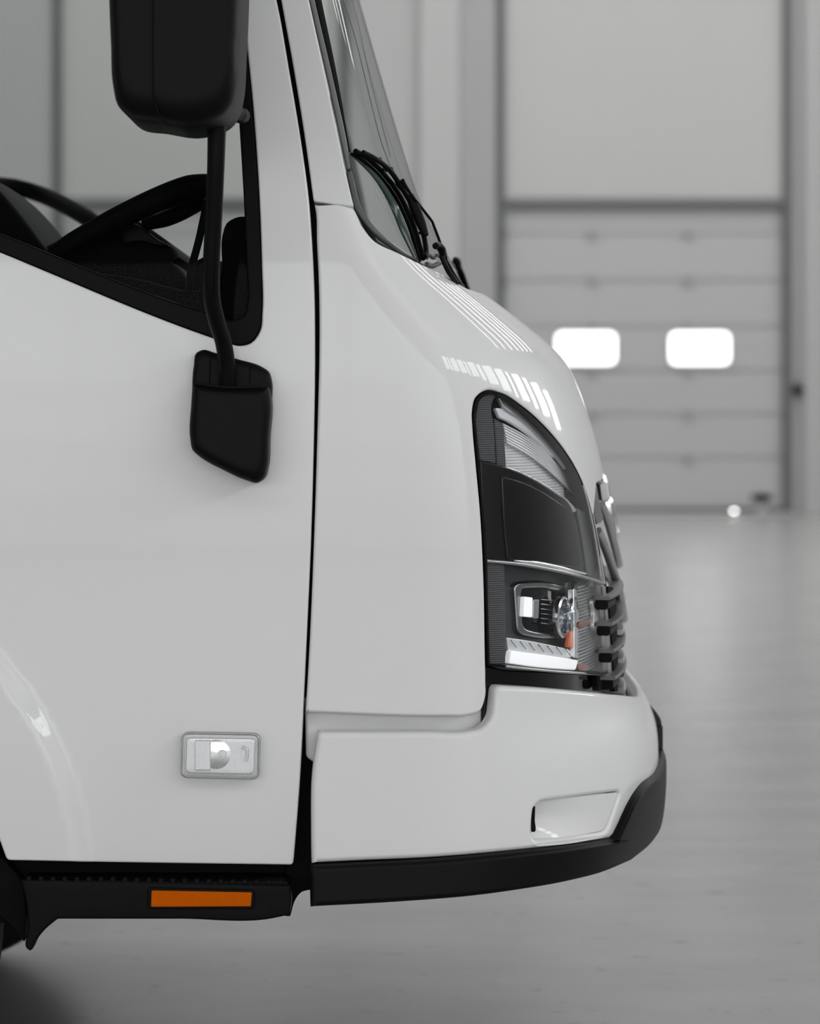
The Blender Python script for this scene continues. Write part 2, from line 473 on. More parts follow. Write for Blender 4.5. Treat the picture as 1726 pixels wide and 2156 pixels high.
def slab(name, outline, Ym, y0, y1, m, parent=None, r0=.01, r1=.004, mode='scale', step=8, bulge=0.0, taper=1.0, seg=7):
    """solid with the outline (px at depth Ym), from y0 (near) to y1, rounded edges"""
    pts = [W(p[0], p[1], Ym) for p in densify(outline, step)]
    c = sum(pts, Vector())/len(pts); R = sum((p-c).length for p in pts)/len(pts)
    n = len(pts); V = []; Fc = []; rings = []
    a = sum(pts[i].x*pts[(i+1) % n].z-pts[(i+1) % n].x*pts[i].z for i in range(n))
    sg = 1 if a > 0 else -1
    prof = []
    for k in range(seg+1):
        t = k/seg*PI/2; prof.append((r0*(1-math.sin(t)), y0+r0*(1-math.cos(t))))
    for k in range(1, seg+1):
        t = k/seg*PI/2; prof.append((r1*(1-math.cos(t)), y1-r1*(1-math.sin(t))))
    for ins, y in prof:
        idx = []
        for i, p in enumerate(pts):
            f = 1-(1-taper)*(y-y0)/(y1-y0)
            if mode == 'scale': q = c+(p-c)*(1-ins/R)*f
            else:
                t = pts[(i+1) % n]-pts[i-1]; t.normalize()
                q = c+(p-c)*f+Vector((-t.z, 0, t.x))*ins*sg
            idx.append(len(V)); V.append((q.x, y, q.z))
        rings.append(idx)
    for a_, b_ in zip(rings, rings[1:]):
        for i in range(n):
            j = (i+1) % n; Fc.append((a_[i], a_[j], b_[j], b_[i]))
    def cap(ring, y, bulge):
        d = [(V[i][0], V[i][2]) for i in ring]; lo = np.min(d, axis=0); hi = np.max(d, axis=0)
        g = max(.006, max(hi-lo)/26); gi = list(ring); cv = [Vector(q) for q in d]
        for gx in np.arange(lo[0]+g/2, hi[0], g):
            P_ = np.array([(gx, z) for z in np.arange(lo[1]+g/2, hi[1], g)])
            if not len(P_): continue
            dd = dist_np(P_, d); k = inside_np(P_, d) & (dd > g*.4)
            for q, kk, di in zip(P_, k, dd):
                if kk: cv.append(Vector(q)); gi.append(len(V)); V.append((q[0], y-bulge*(1-math.exp(-di/.02)), q[1]))
        r = delaunay_2d_cdt(cv, [(i, (i+1) % n) for i in range(n)], [], 0, 1e-7)
        om = []
        for v, og in zip(r[0], r[3]):
            if og: om.append(gi[og[0]])
            else: om.append(len(V)); V.append((v[0], y, v[1]))
        cen = np.array([((r[0][f[0]]+r[0][f[1]]+r[0][f[2]])/3)[:] for f in r[2]]); k = inside_np(cen, d)
        for f, kk in zip(r[2], k):
            if kk: Fc.append(tuple(om[i] for i in f))
    cap(rings[0], y0, bulge); cap(rings[-1], y1, 0)
    return mesh(name, V, Fc, m, parent, True, sharp=35)

def tube(name, pts, rad, m, parent=None, seg=14, sub=6, flat=1.0, caps=True, closed=False):
    """swept round bar; rad may be a number or one per point; pts are world vectors"""
    P = [Vector(p) for p in pts]; n = len(P)
    R = rad if isinstance(rad, (list, tuple)) else [rad]*n
    Q = []; RR = []
    if closed or sub <= 1: Q = P; RR = list(R)
    else:
        for i in range(n-1):
            p0 = P[max(0, i-1)]; p1 = P[i]; p2 = P[i+1]; p3 = P[min(n-1, i+2)]
            for k in range(sub):
                t = k/sub
                Q.append(.5*((2*p1)+(p2-p0)*t+(2*p0-5*p1+4*p2-p3)*t*t+(3*p1-p0-3*p2+p3)*t**3)); RR.append(R[i]+(R[i+1]-R[i])*t)
        Q.append(P[-1]); RR.append(R[-1])
    V = []; Fc = []; N = len(Q); up = Vector((0, -1, 0.001)); rings = []
    for i, q in enumerate(Q):
        if closed: t = Q[(i+1) % N]-Q[i-1]
        else: t = Q[min(N-1, i+1)]-Q[max(0, i-1)]
        t.normalize(); s = t.cross(up)
        if s.length < 1e-3: s = t.cross(Vector((1, 0, 0)))
        s.normalize(); u = s.cross(t); idx = []
        for k in range(seg):
            a = 2*PI*k/seg; v = q+s*math.cos(a)*RR[i]+u*math.sin(a)*RR[i]*flat
            idx.append(len(V)); V.append(v)
        rings.append(idx)
    lim = N if closed else N-1
    for i in range(lim):
        a = rings[i]; b = rings[(i+1) % N]
        for k in range(seg): Fc.append((a[k], a[(k+1) % seg], b[(k+1) % seg], b[k]))
    if not closed and caps:
        Fc.append(tuple(rings[0][::-1])); Fc.append(tuple(rings[-1]))
    return mesh(name, V, Fc, m, parent, True, sharp=50)

def lathe(name, prof, center, axis, m, parent=None, seg=48):
    """prof: (radius, distance along axis)"""
    ax = Vector(axis).normalized(); a = ax.orthogonal().normalized(); b = ax.cross(a); V = []; Fc = []; rings = []
    for r, h in prof:
        idx = []
        for k in range(seg):
            t = 2*PI*k/seg; V.append(Vector(center)+ax*h+(a*math.cos(t)+b*math.sin(t))*max(r, 1e-4)); idx.append(len(V)-1)
        rings.append(idx)
    for x, y in zip(rings, rings[1:]):
        for k in range(seg): Fc.append((x[k], x[(k+1) % seg], y[(k+1) % seg], y[k]))
    Fc.append(tuple(rings[0])); Fc.append(tuple(rings[-1]))
    return mesh(name, V, Fc, m, parent, True, sharp=40)

# ================================================================== THE HALL
YB = 28.8                       # back wall
X0, X1, Y0, Y1, ZC = -15.0, 13.0, -13.0, YB+.25, 9.0
def floor_mat():
    m = mat('polished_concrete', (.34, .34, .335), 0.3, spec=.5); nt = m.node_tree; b = nt.nodes['Principled BSDF']
    tc = nt.nodes.new('ShaderNodeTexCoord')
    mp = nt.nodes.new('ShaderNodeMapping'); mp.inputs['Scale'].default_value = (1, 2.2, 1)
    n1 = nt.nodes.new('ShaderNodeTexNoise'); n1.inputs['Scale'].default_value = 1.6; n1.inputs['Detail'].default_value = 9; n1.inputs['Roughness'].default_value = .6
    n2 = nt.nodes.new('ShaderNodeTexNoise'); n2.inputs['Scale'].default_value = 9; n2.inputs['Detail'].default_value = 8; n2.inputs['Roughness'].default_value = .65
    r1 = nt.nodes.new('ShaderNodeValToRGB'); r1.color_ramp.elements[0].position = .3; r1.color_ramp.elements[1].position = .7
    r1.color_ramp.elements[0].color = (.35, .35, .345, 1); r1.color_ramp.elements[1].color = (.405, .405, .40, 1)
    r2 = nt.nodes.new('ShaderNodeValToRGB'); r2.color_ramp.elements[0].position = .30; r2.color_ramp.elements[1].position = .40
    r2.color_ramp.elements[0].color = (.35, .35, .35, 1); r2.color_ramp.elements[1].color = (1, 1, 1, 1)
    mx = nt.nodes.new('ShaderNodeMix'); mx.data_type = 'RGBA'; mx.blend_type = 'MULTIPLY'; mx.inputs[0].default_value = .45
    L = nt.links.new
    L(tc.outputs['Object'], mp.inputs[0]); L(mp.outputs[0], n1.inputs['Vector']); L(mp.outputs[0], n2.inputs['Vector'])
    L(n1.outputs['Fac'], r1.inputs[0]); L(n2.outputs['Fac'], r2.inputs[0]); L(r1.outputs[0], mx.inputs[6]); L(r2.outputs[0], mx.inputs[7])
    L(mx.outputs[2], b.inputs['Base Color'])
    mr = nt.nodes.new('ShaderNodeMapRange'); mr.inputs[3].default_value = .22; mr.inputs[4].default_value = .28
    L(n1.outputs['Fac'], mr.inputs[0]); L(mr.outputs[0], b.inputs['Roughness'])
    return m
struct(box('floor', X0, X1, Y0, Y1, -.2, 0, floor_mat()))
struct(box('ceiling', X0, X1, Y0, Y1, ZC, ZC+.2, 'ceil'))
struct(box('wall_left', X0-.2, X0, Y0, Y1, 0, ZC, 'wall'))
struct(box('wall_right', X1, X1+.2, Y0, Y1, 0, ZC, 'wall'))
struct(box('wall_front', X0, X1, Y0-.2, Y0, 0, ZC, 'wall'))
def wx(px, Y=YB): return (px-CX)*Y/F
def wz(py, Y=YB): return H+(HY-py)*Y/F
# back wall with two openings for the sectional doors
d1 = (wx(1055), wx(1660)); d2 = (wx(122), wx(727)); dtop = 7.4
bm = bmesh.new()
for a, b in ((X0, d2[0]), (d2[1], d1[0]), (d1[1], X1)): bx(bm, a, b, YB, YB+.25, 0, dtop)
bx(bm, X0, X1, YB, YB+.25, dtop, ZC)
struct(from_bm('wall_back', bm, 'wallm'))
struct(box('trim_1', wx(885), wx(968), YB-.12, YB, 0, ZC, mat('hall_pillar', (.46, .46, .455), .6)))           # pale pillar strip
struct(box('trim_2', wx(970), wx(1043), YB-.12, YB, 0, ZC, 'walld'))         # darker cladding strip
struct(box('trim_3', wx(1690), wx(1740), YB-.12, YB, 0, ZC, 'wallm'))
def sectional_door(n, x0, x1, pxl, pxr, windows):
    zs = [0.0]+[wz(y) for y in (965, 873, 782, 688, 590, 492, 437)]
    bm = bmesh.new()
    for a, b in zip(zs, zs[1:]): bx(bm, x0, x1, YB+.08, YB+.13, a+.012, b-.012, .01)
    bx(bm, x0, x1, YB+.11, YB+.14, 0, zs[-1])
    o = from_bm('door_%d' % n, bm, 'doorpanel'); struct(o)
    bm = bmesh.new(); bx(bm, x0, x1, YB+.05, YB+.12, zs[-1]+.12, dtop, .01); from_bm('upper_sheet', bm, 'wall', o)
    bm = bmesh.new(); bx(bm, x0-.05, x1+.05, YB-.02, YB+.10, zs[-1]-.01, zs[-1]+.09, .01); from_bm('cross_rail', bm, 'track', o)
    for x in (x0, x1):
        bm = bmesh.new(); bx(bm, x-.06, x+.04, YB-.05, YB+.1, 0, dtop, .01); from_bm('side_track', bm, 'track', o)
    bm = bmesh.new(); bx(bm, x0, x1, YB-.02, YB+.09, 0, .07, .01); from_bm('bottom_seal', bm, 'track', o)
    for z in zs[1:-1]:
        for px in (pxl+2, pxl+193, pxl+395, pxr-2):
            x = wx(px); s = .055 if px in (pxl+2, pxr-2) else .045
            bm = bmesh.new(); bx(bm, x-s, x+s, YB+.03, YB+.09, z-.06, z+.05, .01)
            from_bm('hinge', bm, 'track' if s > .05 else 'walld', o)
    for (a, b) in windows:
        xa, xb, za, zb = wx(a), wx(b), wz(767), wz(699)
        def rr(e, y0_, y1_):
            b_ = bmesh.new(); r = b_; bx(b_, xa-e, xb+e, y0_, y1_, za-e, zb+e)
            es = [q for q in b_.edges if abs(q.verts[0].co.x-q.verts[1].co.x) < 1e-5 and abs(q.verts[0].co.z-q.verts[1].co.z) < 1e-5]
            bmesh.ops.bevel(b_, geom=es, offset=.075, segments=8, profile=.5, affect='EDGES'); return b_
        f = from_bm('window_frame', rr(.035, YB+.05, YB+.085), 'walld', o)
        from_bm('window_pane', rr(0, YB+.04, YB+.052), 'winglow', f)
    return o
sectional_door(1, d1[0], d1[1], 1055, 1660, [(1171, 1297), (1411, 1537)])
sectional_door(2, d2[0], d2[1], 122, 727, [(238, 364), (478, 604)])
struct(box('trim_4', wx(1270), wx(1655), YB-.5, YB+.02, 0, .012, 'alu'))
# small things by the door
t = empty('door_handle', (wx(1677), YB-.02, wz(820)), 'small dark latch lever beside the right track of the roller door', 'handle')
o_ = box('lever', -.05, .06, -.12, 0, -.035, .035, 'black', t, .012); box('lever_plate', -.03, .03, -.0, .02, -.09, .09, 'track', t, .005)
t = empty('floor_post', (wx(1603, 28), 28, 0), 'short grey post with black cap in front of the roller door', 'post')
lathe('post_shaft', [(.09, 0), (.09, .01), (.055, .03), (.05, .13), (.07, .17)], (0, 0, 0), (0, 0, 1), 'wallm', t)
lathe('post_cap', [(.04, .165), (.12, .19), (.13, .22), (.11, .25), (.0, .265)], (0, 0, 0), (0, 0, 1), 'black', t)
t = empty('floor_glint', (wx(1545, 28), 28, 0), 'tiny glowing dome standing in for a small highlight at the foot of the roller door', 'light')  # glowing dome added for a bright reflective spot, no lamp known there
lathe('glint_base', [(.045, 0), (.045, .03), (.03, .045)], (0, 0, 0), (0, 0, 1), 'alu', t)
lathe('glint_dome', [(.028, .04), (.025, .055), (.014, .066), (.0, .07)], (0, 0, 0), (0, 0, 1), emis('glint_glow', 9, (1, .96, .92)), t)
box('control_box', wx(1712), wx(1730), YB-.1, YB, wz(860), wz(740), 'walld').update_tag()
o = bpy.data.objects['control_box']; o['label'] = 'grey control box on the wall right of the roller door'; o['category'] = 'control box'

# skylights, windows and added glows: the light of the hall
sky_m = emis('skylight_glow', SKYLIGHT_E, (1, 1, 1)); rib_m = emis('window_daylight', RIBBON_E, (.97, .985, 1))
clr_m = emis('clerestory_daylight', CLERE_E, (.97, .985, 1))
n = 3
struct(box('window_%d' % n, -11, 11, -8.5, -3.5, ZC-.03, ZC, emis('front_fill_glow', 1.5))); n += 1  # added overhead glow to brighten the truck, placed outside the door's reflections
for ya, yb in ((11.5, 11.95), (13.8, 14.25), (16.2, 16.65), (18.6, 19.05), (21.0, 21.45), (23.4, 23.85), (26, 26.5)):
    struct(box('window_%d' % n, -11, 11, ya, yb, ZC-.03, ZC, sky_m)); n += 1
# tall glazing in the wall behind the camera, divided by slim posts
fr = struct(box('trim_5', X0+.3, X1-.3, Y0, Y0+.06, .1, 5.6, 'wall'))
dim1 = emis('dim_glow_a', RIBBON_E*.76); dim2 = emis('dim_glow_b', RIBBON_E*.54); dim3 = emis('dim_glow_c', RIBBON_E*.34)  # added dimmer rows, softening the glazing's lower edge as mirrored in the door
x = X0+.5
while x < X1-2.4:
    w_ = struct(box('window_%d' % n, x, x+2.3, Y0+.05, Y0+.09, 1.5, 5.4, rib_m)); n += 1
    box('dim_glow_row', x, x+2.3, Y0+.05, Y0+.09, .95, 1.5, dim1, w_); box('dim_glow_row', x, x+2.3, Y0+.05, Y0+.09, .5, .95, dim2, w_)
    box('dim_glow_row', x, x+2.3, Y0+.05, Y0+.09, .08, .5, dim3, w_)
    x += 2.33
# clerestory in the right-hand wall
y = -12.6; k = 0
while y < 18:
    wd = (2.0, 1.1, 2.4, 2.0, .7)[k % 5]; k += 1
    struct(box('window_%d' % n, X1-.08, X1-.02, y, y+wd, 6.9-.105*(y+11), 8.5-.105*(y+11), clr_m)); n += 1
    y += wd+.5+max(0, y)*.035

# ================================================================== THE TRUCK
truck = empty('truck', (-1.0, 4.6, 0), 'white cab-over truck with black mirror and clear headlight parked on the hall floor', 'truck')
truck_inv = Matrix.Translation((1.0, -4.6, 0))
def part(o, p=truck):
    """keep world coordinates although the empty stands at the axle"""
    o.parent = p
    if p is truck: o.matrix_parent_inverse = truck_inv
    return o

body_sil = [(850, 400), (884, 500), (920, 545), (985, 607), (1055, 650), (1118, 697), (1165, 734), (1190, 758), (1207, 790), (1228, 840),
            (1243, 890), (1255, 930), (1266, 980), (1272, 1020), (1280, 1080), (1290, 1180), (1296, 1280), (1300, 1400), (1300, 1700)]
body_x0 = [(640, 350), (690, 430), (705, 500), (745, 600), (790, 700), (825, 800), (845, 900), (850, 1100), (850, 1800)]
S = Shell(sorted(body_sil, key=lambda q: q[1]), body_x0, 2.7, zr=(.3, 1.75))
Sd = S.off(.06)
bump_sil = [(1325, 1400), (1340, 1450), (1356, 1470), (1372, 1500), (1383, 1530), (1386, 1570), (1386, 1650), (1382, 1700), (1372, 1745), (1352, 1790), (1330, 1850)]
B = Shell(bump_sil, [(830, 1300), (830, 2000)], 2.6, ys=lambda z: 3.592+0*z, zr=(.2, 1.0))
ws_sil = [(690, -200), (752, 0), (800, 170), (838, 300), (862, 378), (884, 440), (915, 500), (950, 560), (985, 610), (1000, 700)]
ws_x0 = [(604, -200), (652, 0), (690, 165), (735, 380), (745, 430), (762, 480), (780, 540), (790, 620), (795, 700)]
WS = Shell(ws_sil, ws_x0, 2.2, ys=lambda z: 3.66+0.14*np.maximum(0, z-1.22)**1.5, zr=(1.2, 2.5), Yx=3.68)

# ---- door skin: flat side with the wheel-arch flare rising at the lower left
AX, AZ = -.985, H-(1862-HY)*3.6/F
def door_y(x, z):
    r = math.hypot(x-AX, z-AZ)
    t = min(1, max(0, (.512-r)/.034)); t = t*t*(3-2*t)
    return float(yside(z))-.018*t
DG = Graph(door_y)
SG = Graph(lambda x, z: float(yside(z)))
win_outer = [(-380, -150, 30), (508, -150, 10), (517, 60), (533, 230), (545, 400), (551, 560), (552, 655), (547, 697), (528, 722), (503, 728), (478, 722), (440, 709), (0, 531), (-380, 377, 30)]
win_inner = [(-355, -125, 20), (485, -125, 10), (492, 60), (502, 240), (513, 430), (518, 560), (519, 640), (512, 664), (492, 672), (430, 655), (0, 490), (-355, 352, 20)]
door_outline = [(-430, -200, 20), (545, -200, 10), (556, -100), (582, 0), (609, 150), (634, 300), (650, 420), (656, 500), (661, 600), (663, 750), (661, 900), (654, 1150),
                (646, 1330), (638, 1500), (631, 1640), (617, 1822, 8), (210, 1816), (14, 1812, 8), (-2, 1768), (-50, 1660), (-140, 1530), (-270, 1430), (-430, 1395, 10)]
door = part(panel('door', DG, door_outline, 'paint', holes=[win_outer], thick=.025, edge=.0035, grid=.012))
fr = panel('window_frame', SG, win_outer, 'rubber', holes=[win_inner], thick=.03, edge=.004, lift=-.003); fr.parent = door
gl = panel('window_glass', SG, win_inner, 'glass', thick=0, lift=-.018, grid=.05); gl.parent = door
gi = [(-355, 392, 5), (0, 520), (438, 690), (470, 700, 5), (430, 661), (0, 497), (-355, 360, 5)]
# side of the cab behind / ahead of the door
pillar = part(panel('front_pillar', SG, [(560, -200, 6), (575, -100), (592, 0), (619, 150), (643, 300), (660, 424, 6), (745, 436, 6), (735, 395), (723, 340), (690, 185), (650, 0), (604, -200, 6)],
                    'paint', thick=.03, edge=.003))
part(panel('pillar_inner_strip', Graph(lambda x, z: float(yside(z))+.03), [(530, -200, 3), (560, -100), (575, 0), (600, 150), (626, 300), (645, 430), (648, 600), (650, 1000, 3), (690, 1000, 3), (690, 600), (683, 430), (660, 300), (636, 150), (608, 0), (590, -200, 3)], 'dark', thick=.01, edge=.002))
# dark body behind the gaps
zc = H+.235
bodyq = [('q', [(-4.2, .52), (PI+4.2, .52), (PI+4.2, 1.13), (PI+.3, zc), (PI-.25, zc-.02), (.35, zc-.03), (-.0, zc-.03), (-.25, 1.30), (-1.0, 1.18), (-4.2, 1.18)])]
inner_body = panel('inner_body', S.off(.085), bodyq, 'dark', thick=0, grid=.03); part(inner_body)

# ---- front corner panel: runs round the nose above the grille
near_top = [(662, 431, 5), (745, 438), (764, 475), (786, 503), (840, 531), (900, 561), (950, 587), (984, 607)]
hl = [(1002, 970), (997, 900), (996, 865), (1004, 836), (1027, 821), (1056, 826), (1100, 853), (1150, 898), (1195, 954), (1225, 1008), (1245, 1075)]
uz_top = S.inv(978, 604); u_e, z_e = S.inv(1250, 1084); u_g, z_g = S.inv(1257, 1016)
front_spec = [('px', near_top[:-1]+[(978, 604)]),
              ('q', [(uz_top[0]+.1, uz_top[1]-.002), (PI/2, uz_top[1]), (PI-uz_top[0], uz_top[1]), (PI-.2, uz_top[1]+.02), (PI+.3, uz_top[1]+.05), (PI+.8, uz_top[1]+.05), (PI+.8, .72), (PI-.35, .72),
                     (PI-.45, .95), (PI-u_g, z_g), (PI/2, z_g), (u_g+.03, z_g)]),
              ('px', [(1256, 1019), (1250, 1086, 1), (1244, 1062), (1225, 1008), (1195, 954), (1150, 898), (1100, 853), (1056, 826), (1027, 821), (1004, 836), (996, 865), (997, 900), (1003, 970), (1013, 1080), (1020, 1220),
                      (1023, 1380), (1024, 1430), (1023, 1470), (1012, 1497), (982, 1507), (940, 1508), (643, 1500, 6), (650, 1380), (660, 1150), (668, 900), (672, 740), (671, 600), (667, 510)])]
front = part(panel('front_panel', S, front_spec, 'paint', thick=.02, edge=.005, grid=.011, step=7))
# recessed flange under the corner panel
fl = part(panel('lower_flange', S.off(.03), [(640, 1470, 4), (1022, 1470, 4), (1022, 1600, 4), (700, 1620), (668, 1612, 3), (643, 1595, 8)], 'paint', thick=.02, edge=.006))

# ---- bumper
u1, z1 = B.inv(1345, 1463); u2, z2 = B.inv(1384, 1634)
zbot = z2
bumper_spec = [('px', [(668, 1541, 12), (900, 1541), (985, 1540), (1018, 1531), (1036, 1510), (1042, 1480), (1046, 1443, 14), (1130, 1447), (1240, 1455), (1345, 1463)]),
               ('q', [(u1+.02, z1), (PI/2, z1-.004), (PI-u1, z1), (PI-.3, z1+.05), (PI+.3, .70), (PI+.7, .66), (PI+.7, .50), (PI-.3, .50), (PI-u2, z2), (PI/2, z2), (u2+.02, z2)]),
               ('px', [(1384, 1634), (1362, 1650), (1346, 1674), (1326, 1712), (1300, 1765, 12), (1200, 1780), (1100, 1791), (900, 1808), (760, 1814), (655, 1819, 5)])]
fog = [(1128, 1690, 22), (1306, 1668, 8), (1278, 1750, 14), (1190, 1765), (1122, 1770, 16)]
bumper = part(panel('bumper', B, bumper_spec, 'paint', holes=[fog], thick=.025, edge=.009, grid=.011, step=7))
def fog_disp(p):
    px = CX+p[0]*F/p[1]; py = HY-(p[2]-H)*F/p[1]
    t = min(1, max(0, (px-1124)/178)); k = (1-t)**1.2
    v = min(1, max(0, (py-1684+.1*(px-1124)*.8)/40))
    v2 = 1-min(1, max(0, (py-1722)/55))**2
    return .004+.026*k*(.35+.65*v)*(.25+.75*v2)
pk = panel('fog_recess', B, fog, 'paint', thick=0, grid=.006, disp=fog_disp, step=5); pk.parent = bumper
box('recess_slot', 0, 1, 0, 1, 0, 1, 'dark').name = 'tmp'; bpy.data.objects.remove(bpy.data.objects['tmp'])
sl_ = panel('recess_slot', B.off(-.0008), [(1123, 1702, 2), (1127, 1696, 2), (1126, 1725), (1124, 1752), (1121, 1752, 2), (1120, 1728)], 'dark', thick=.004, edge=.0006, grid=.004, step=3); sl_.parent = bumper
Bt = B.off(-.014)
u3, z3 = Bt.inv(1340, 1806); ut, zt = Bt.inv(1388, 1634)
zlow = z3
trim_spec = [('px', [(653, 1824, 4), (760, 1819), (900, 1812), (1100, 1794), (1200, 1783), (1302, 1768, 3), (1316, 1740), (1334, 1700), (1352, 1668), (1368, 1648), (1386, 1635)]),
             ('q', [(ut+.02, zt), (PI/2, zt+.002), (PI-ut, zt), (PI-.3, .5), (PI+.7, .5), (PI+.7, zlow), (PI/2, zlow), (u3+.05, z3)]),
             ('px', [(1330, 1815), (1270, 1840), (1200, 1858), (1100, 1875), (1000, 1888), (850, 1900), (653, 1911, 4)])]
trim = part(panel('bumper_lower_trim', Bt, trim_spec, 'trimblack', thick=.05, edge=.009, grid=.012, step=7))
fc_ = panel('corner_facet', B.off(-.019), [(1304, 1770, 2), (1322, 1732), (1338, 1698), (1356, 1668), (1371, 1650), (1383, 1642, 2), (1384, 1662), (1370, 1680), (1356, 1706), (1342, 1738), (1328, 1772, 2)], 'trimblack', thick=.008, edge=.003, step=5); fc_.parent = trim
# dark column in the gap behind the door, and lip under the bumper
part(slab('gap_filler', [(614, 1560, 4), (672, 1560, 4), (672, 1872, 2), (652, 1870, 2), (636, 1874), (624, 1888), (612, 1925, 2), (600, 1925, 2)], 3.66, 3.645, 3.70, 'dark', r0=.002, r1=.002))
# number plate on the nose
pl = part(box('number_plate', .4445, .4565, 4.32, 4.88, H-(1637-HY)*4.33/F, H-(1526-HY)*4.33/F, 'gloss_black', None, .003))
part(slab('plate_bracket', [(1364, 1480), (1372, 1488), (1393, 1524), (1388, 1548), (1376, 1520)], 4.33, 4.33, 4.86, 'gloss_black', r0=.002, r1=.002))

# ---- headlight
Sh = S.off(.004)
hbase = part(panel('headlight', S.off(.05), [(998, 868), (1004, 838), (1027, 823), (1056, 828), (1100, 855), (1150, 900), (1193, 955), (1222, 1008), (1245, 1075), (1262, 1150), (1276, 1230), (1284, 1300), (1290, 1440, 4),
                   (1200, 1440), (1030, 1430, 4), (1024, 1340), (1022, 1200), (1014, 1080), (1004, 970)], 'lampgrey', thick=0, grid=.02))
def hp(name, d, outline, m, thick=.006, edge=.0015, parent=hbase, step=4, holes=(), grid=.01):
    o = panel(name, S.off(d), outline, m, thick=thick, edge=edge, step=step, holes=holes, grid=grid); o.parent = parent; return o
# outer black rim round the whole unit
rim_o = [(1000, 920), (997, 868), (1004, 838), (1027, 822), (1056, 827), (1100, 854), (1150, 899), (1195, 955), (1226, 1010), (1246, 1075), (1263, 1150), (1277, 1228), (1285, 1300), (1292, 1422, 4),
         (1200, 1417), (1100, 1409), (1027, 1402, 3), (1024, 1300), (1021, 1200), (1014, 1080), (1005, 975)]
rim_i = [(1006, 920), (1003, 870), (1009, 842), (1029, 827), (1056, 831), (1098, 857), (1147, 901), (1192, 956), (1223, 1011), (1243, 1076), (1260, 1150), (1274, 1228), (1282, 1300), (1287, 1416, 3),
         (1200, 1411), (1100, 1403), (1032, 1397, 3), (1029, 1300), (1026, 1200), (1019, 1080), (1010, 975)]
hp('rim', .002, rim_o, 'black', holes=[rim_i], thick=.02, edge=.002)
# upper turn-signal chamber
hp('ribbed_band', .014, [(1003, 870), (1010, 842), (1030, 829), (1044, 832, 4), (1036, 850), (1040, 900), (1044, 976, 2), (1009, 968, 2)], 'riblens', thick=.03)
hp('signal_reflector', .034, [(1040, 892, 3), (1075, 900), (1120, 930), (1165, 972), (1205, 1020), (1230, 1062), (1215, 1062), (1170, 1040), (1110, 1006), (1042, 978, 3)], 'reflector')
for k in range(7):   # thin flutes fanning out towards the nose
    t_ = k/6
    a = [(1058+8*t_, 893+38*t_), (1120, 928+34*t_), (1175, 982+26*t_), (1236-5*t_, 1058+10*t_)]
    pts = [S.off(.028).pt(*S.off(.028).inv(*q)) for q in a]
    tube('flute', pts, .0017, 'palesatin', hbase, seg=8, sub=6)
hp('signal_inner_side', .026, [(1040, 880, 3), (1056, 890), (1062, 930), (1066, 985, 2), (1046, 978, 2)], M['riblens'])
hp('upper_reflection_bar', .020, [(1043, 858, 4), (1058, 860), (1100, 884), (1145, 922), (1185, 968), (1176, 966), (1140, 934), (1100, 904), (1064, 884), (1052, 880, 4)], 'palesatin')  # pale colour stands in for the clerestory mirrored along this bar
hp('upper_trim_strip', .016, [(1048, 832, 4), (1072, 842), (1108, 866), (1152, 906), (1194, 960), (1224, 1016), (1240, 1068), (1222, 1050), (1208, 1012), (1178, 968), (1140, 925), (1098, 884), (1060, 858)], 'satin')
# black centre panel
hp('black_cover', .008, [(1009, 969, 2), (1045, 977), (1075, 986), (1120, 1006), (1170, 1036), (1196, 1056), (1210, 1085), (1222, 1140), (1232, 1208, 3), (1150, 1196), (1080, 1186), (1022, 1179, 2), (1015, 1080)],
   'gloss_black', thick=.03, edge=.003)
hp('cover_window', .004, [(1056, 1001, 6), (1110, 1018), (1170, 1052), (1192, 1070), (1204, 1100), (1216, 1150), (1224, 1198, 5), (1150, 1188), (1068, 1178, 6), (1060, 1090)], 'gloss_black', thick=.006, edge=.003)
hp('cover_edge_strip', .010, [(1044, 978, 2), (1075, 985), (1120, 1004), (1172, 1035), (1198, 1054), (1212, 1078), (1207, 1080), (1193, 1058), (1168, 1041), (1118, 1010), (1073, 991), (1045, 984, 2)], 'chrome', thick=.004)
hp('side_strip', .012, [(1213, 1068, 2), (1236, 1082), (1252, 1150), (1264, 1222, 2), (1236, 1212, 2), (1226, 1140)], 'lampgrey')
for a in ([(1226, 1020), (1240, 1072), (1254, 1140), (1266, 1222)], [(1232, 1024), (1246, 1080), (1260, 1150), (1271, 1224)]):
    sf = S.off(.003); tube('chrome_edge', [sf.pt(*sf.inv(*q)) for q in a], .0022, 'chrome', hbase, seg=8)
sf = S.off(.004)
tube('divider_strip', [sf.pt(*sf.inv(*q)) for q in [(1024, 1181), (1090, 1187), (1150, 1197), (1210, 1210), (1272, 1228)]], .0028, 'satin', hbase, seg=8)
tube('divider_highlight', [sf.pt(*sf.inv(*q)) for q in [(1082, 1180), (1130, 1186), (1180, 1196), (1232, 1208)]], [.001, .0035, .0035, .002], 'chrome', hbase, seg=8)
# lower lamp
hp('lower_ribbed_band', .010, [(1025, 1184, 2), (1062, 1189, 2), (1064, 1300), (1064, 1400, 2), (1030, 1397, 2), (1027, 1300)], 'riblens', thick=.03)
hp('lamp_chamber', .052, [(1060, 1188, 2), (1150, 1205), (1225, 1222, 2), (1224, 1414, 2), (1060, 1402, 2)], 'lampgrey')
hp('projector_bezel', .040, [(1082, 1226, 16), (1140, 1222), (1206, 1236, 10), (1208, 1345, 6), (1140, 1346), (1090, 1338, 18)], 'dchrome', thick=.02, edge=.005,
   holes=[[(1098, 1240, 12), (1140, 1240), (1196, 1250, 8), (1197, 1328, 6), (1140, 1330), (1103, 1322, 12)]])
hp('projector_housing', .048, [(1096, 1240, 12), (1140, 1240), (1198, 1250, 8), (1198, 1330, 6), (1140, 1332), (1102, 1324, 12)], 'gloss_black', thick=.004)
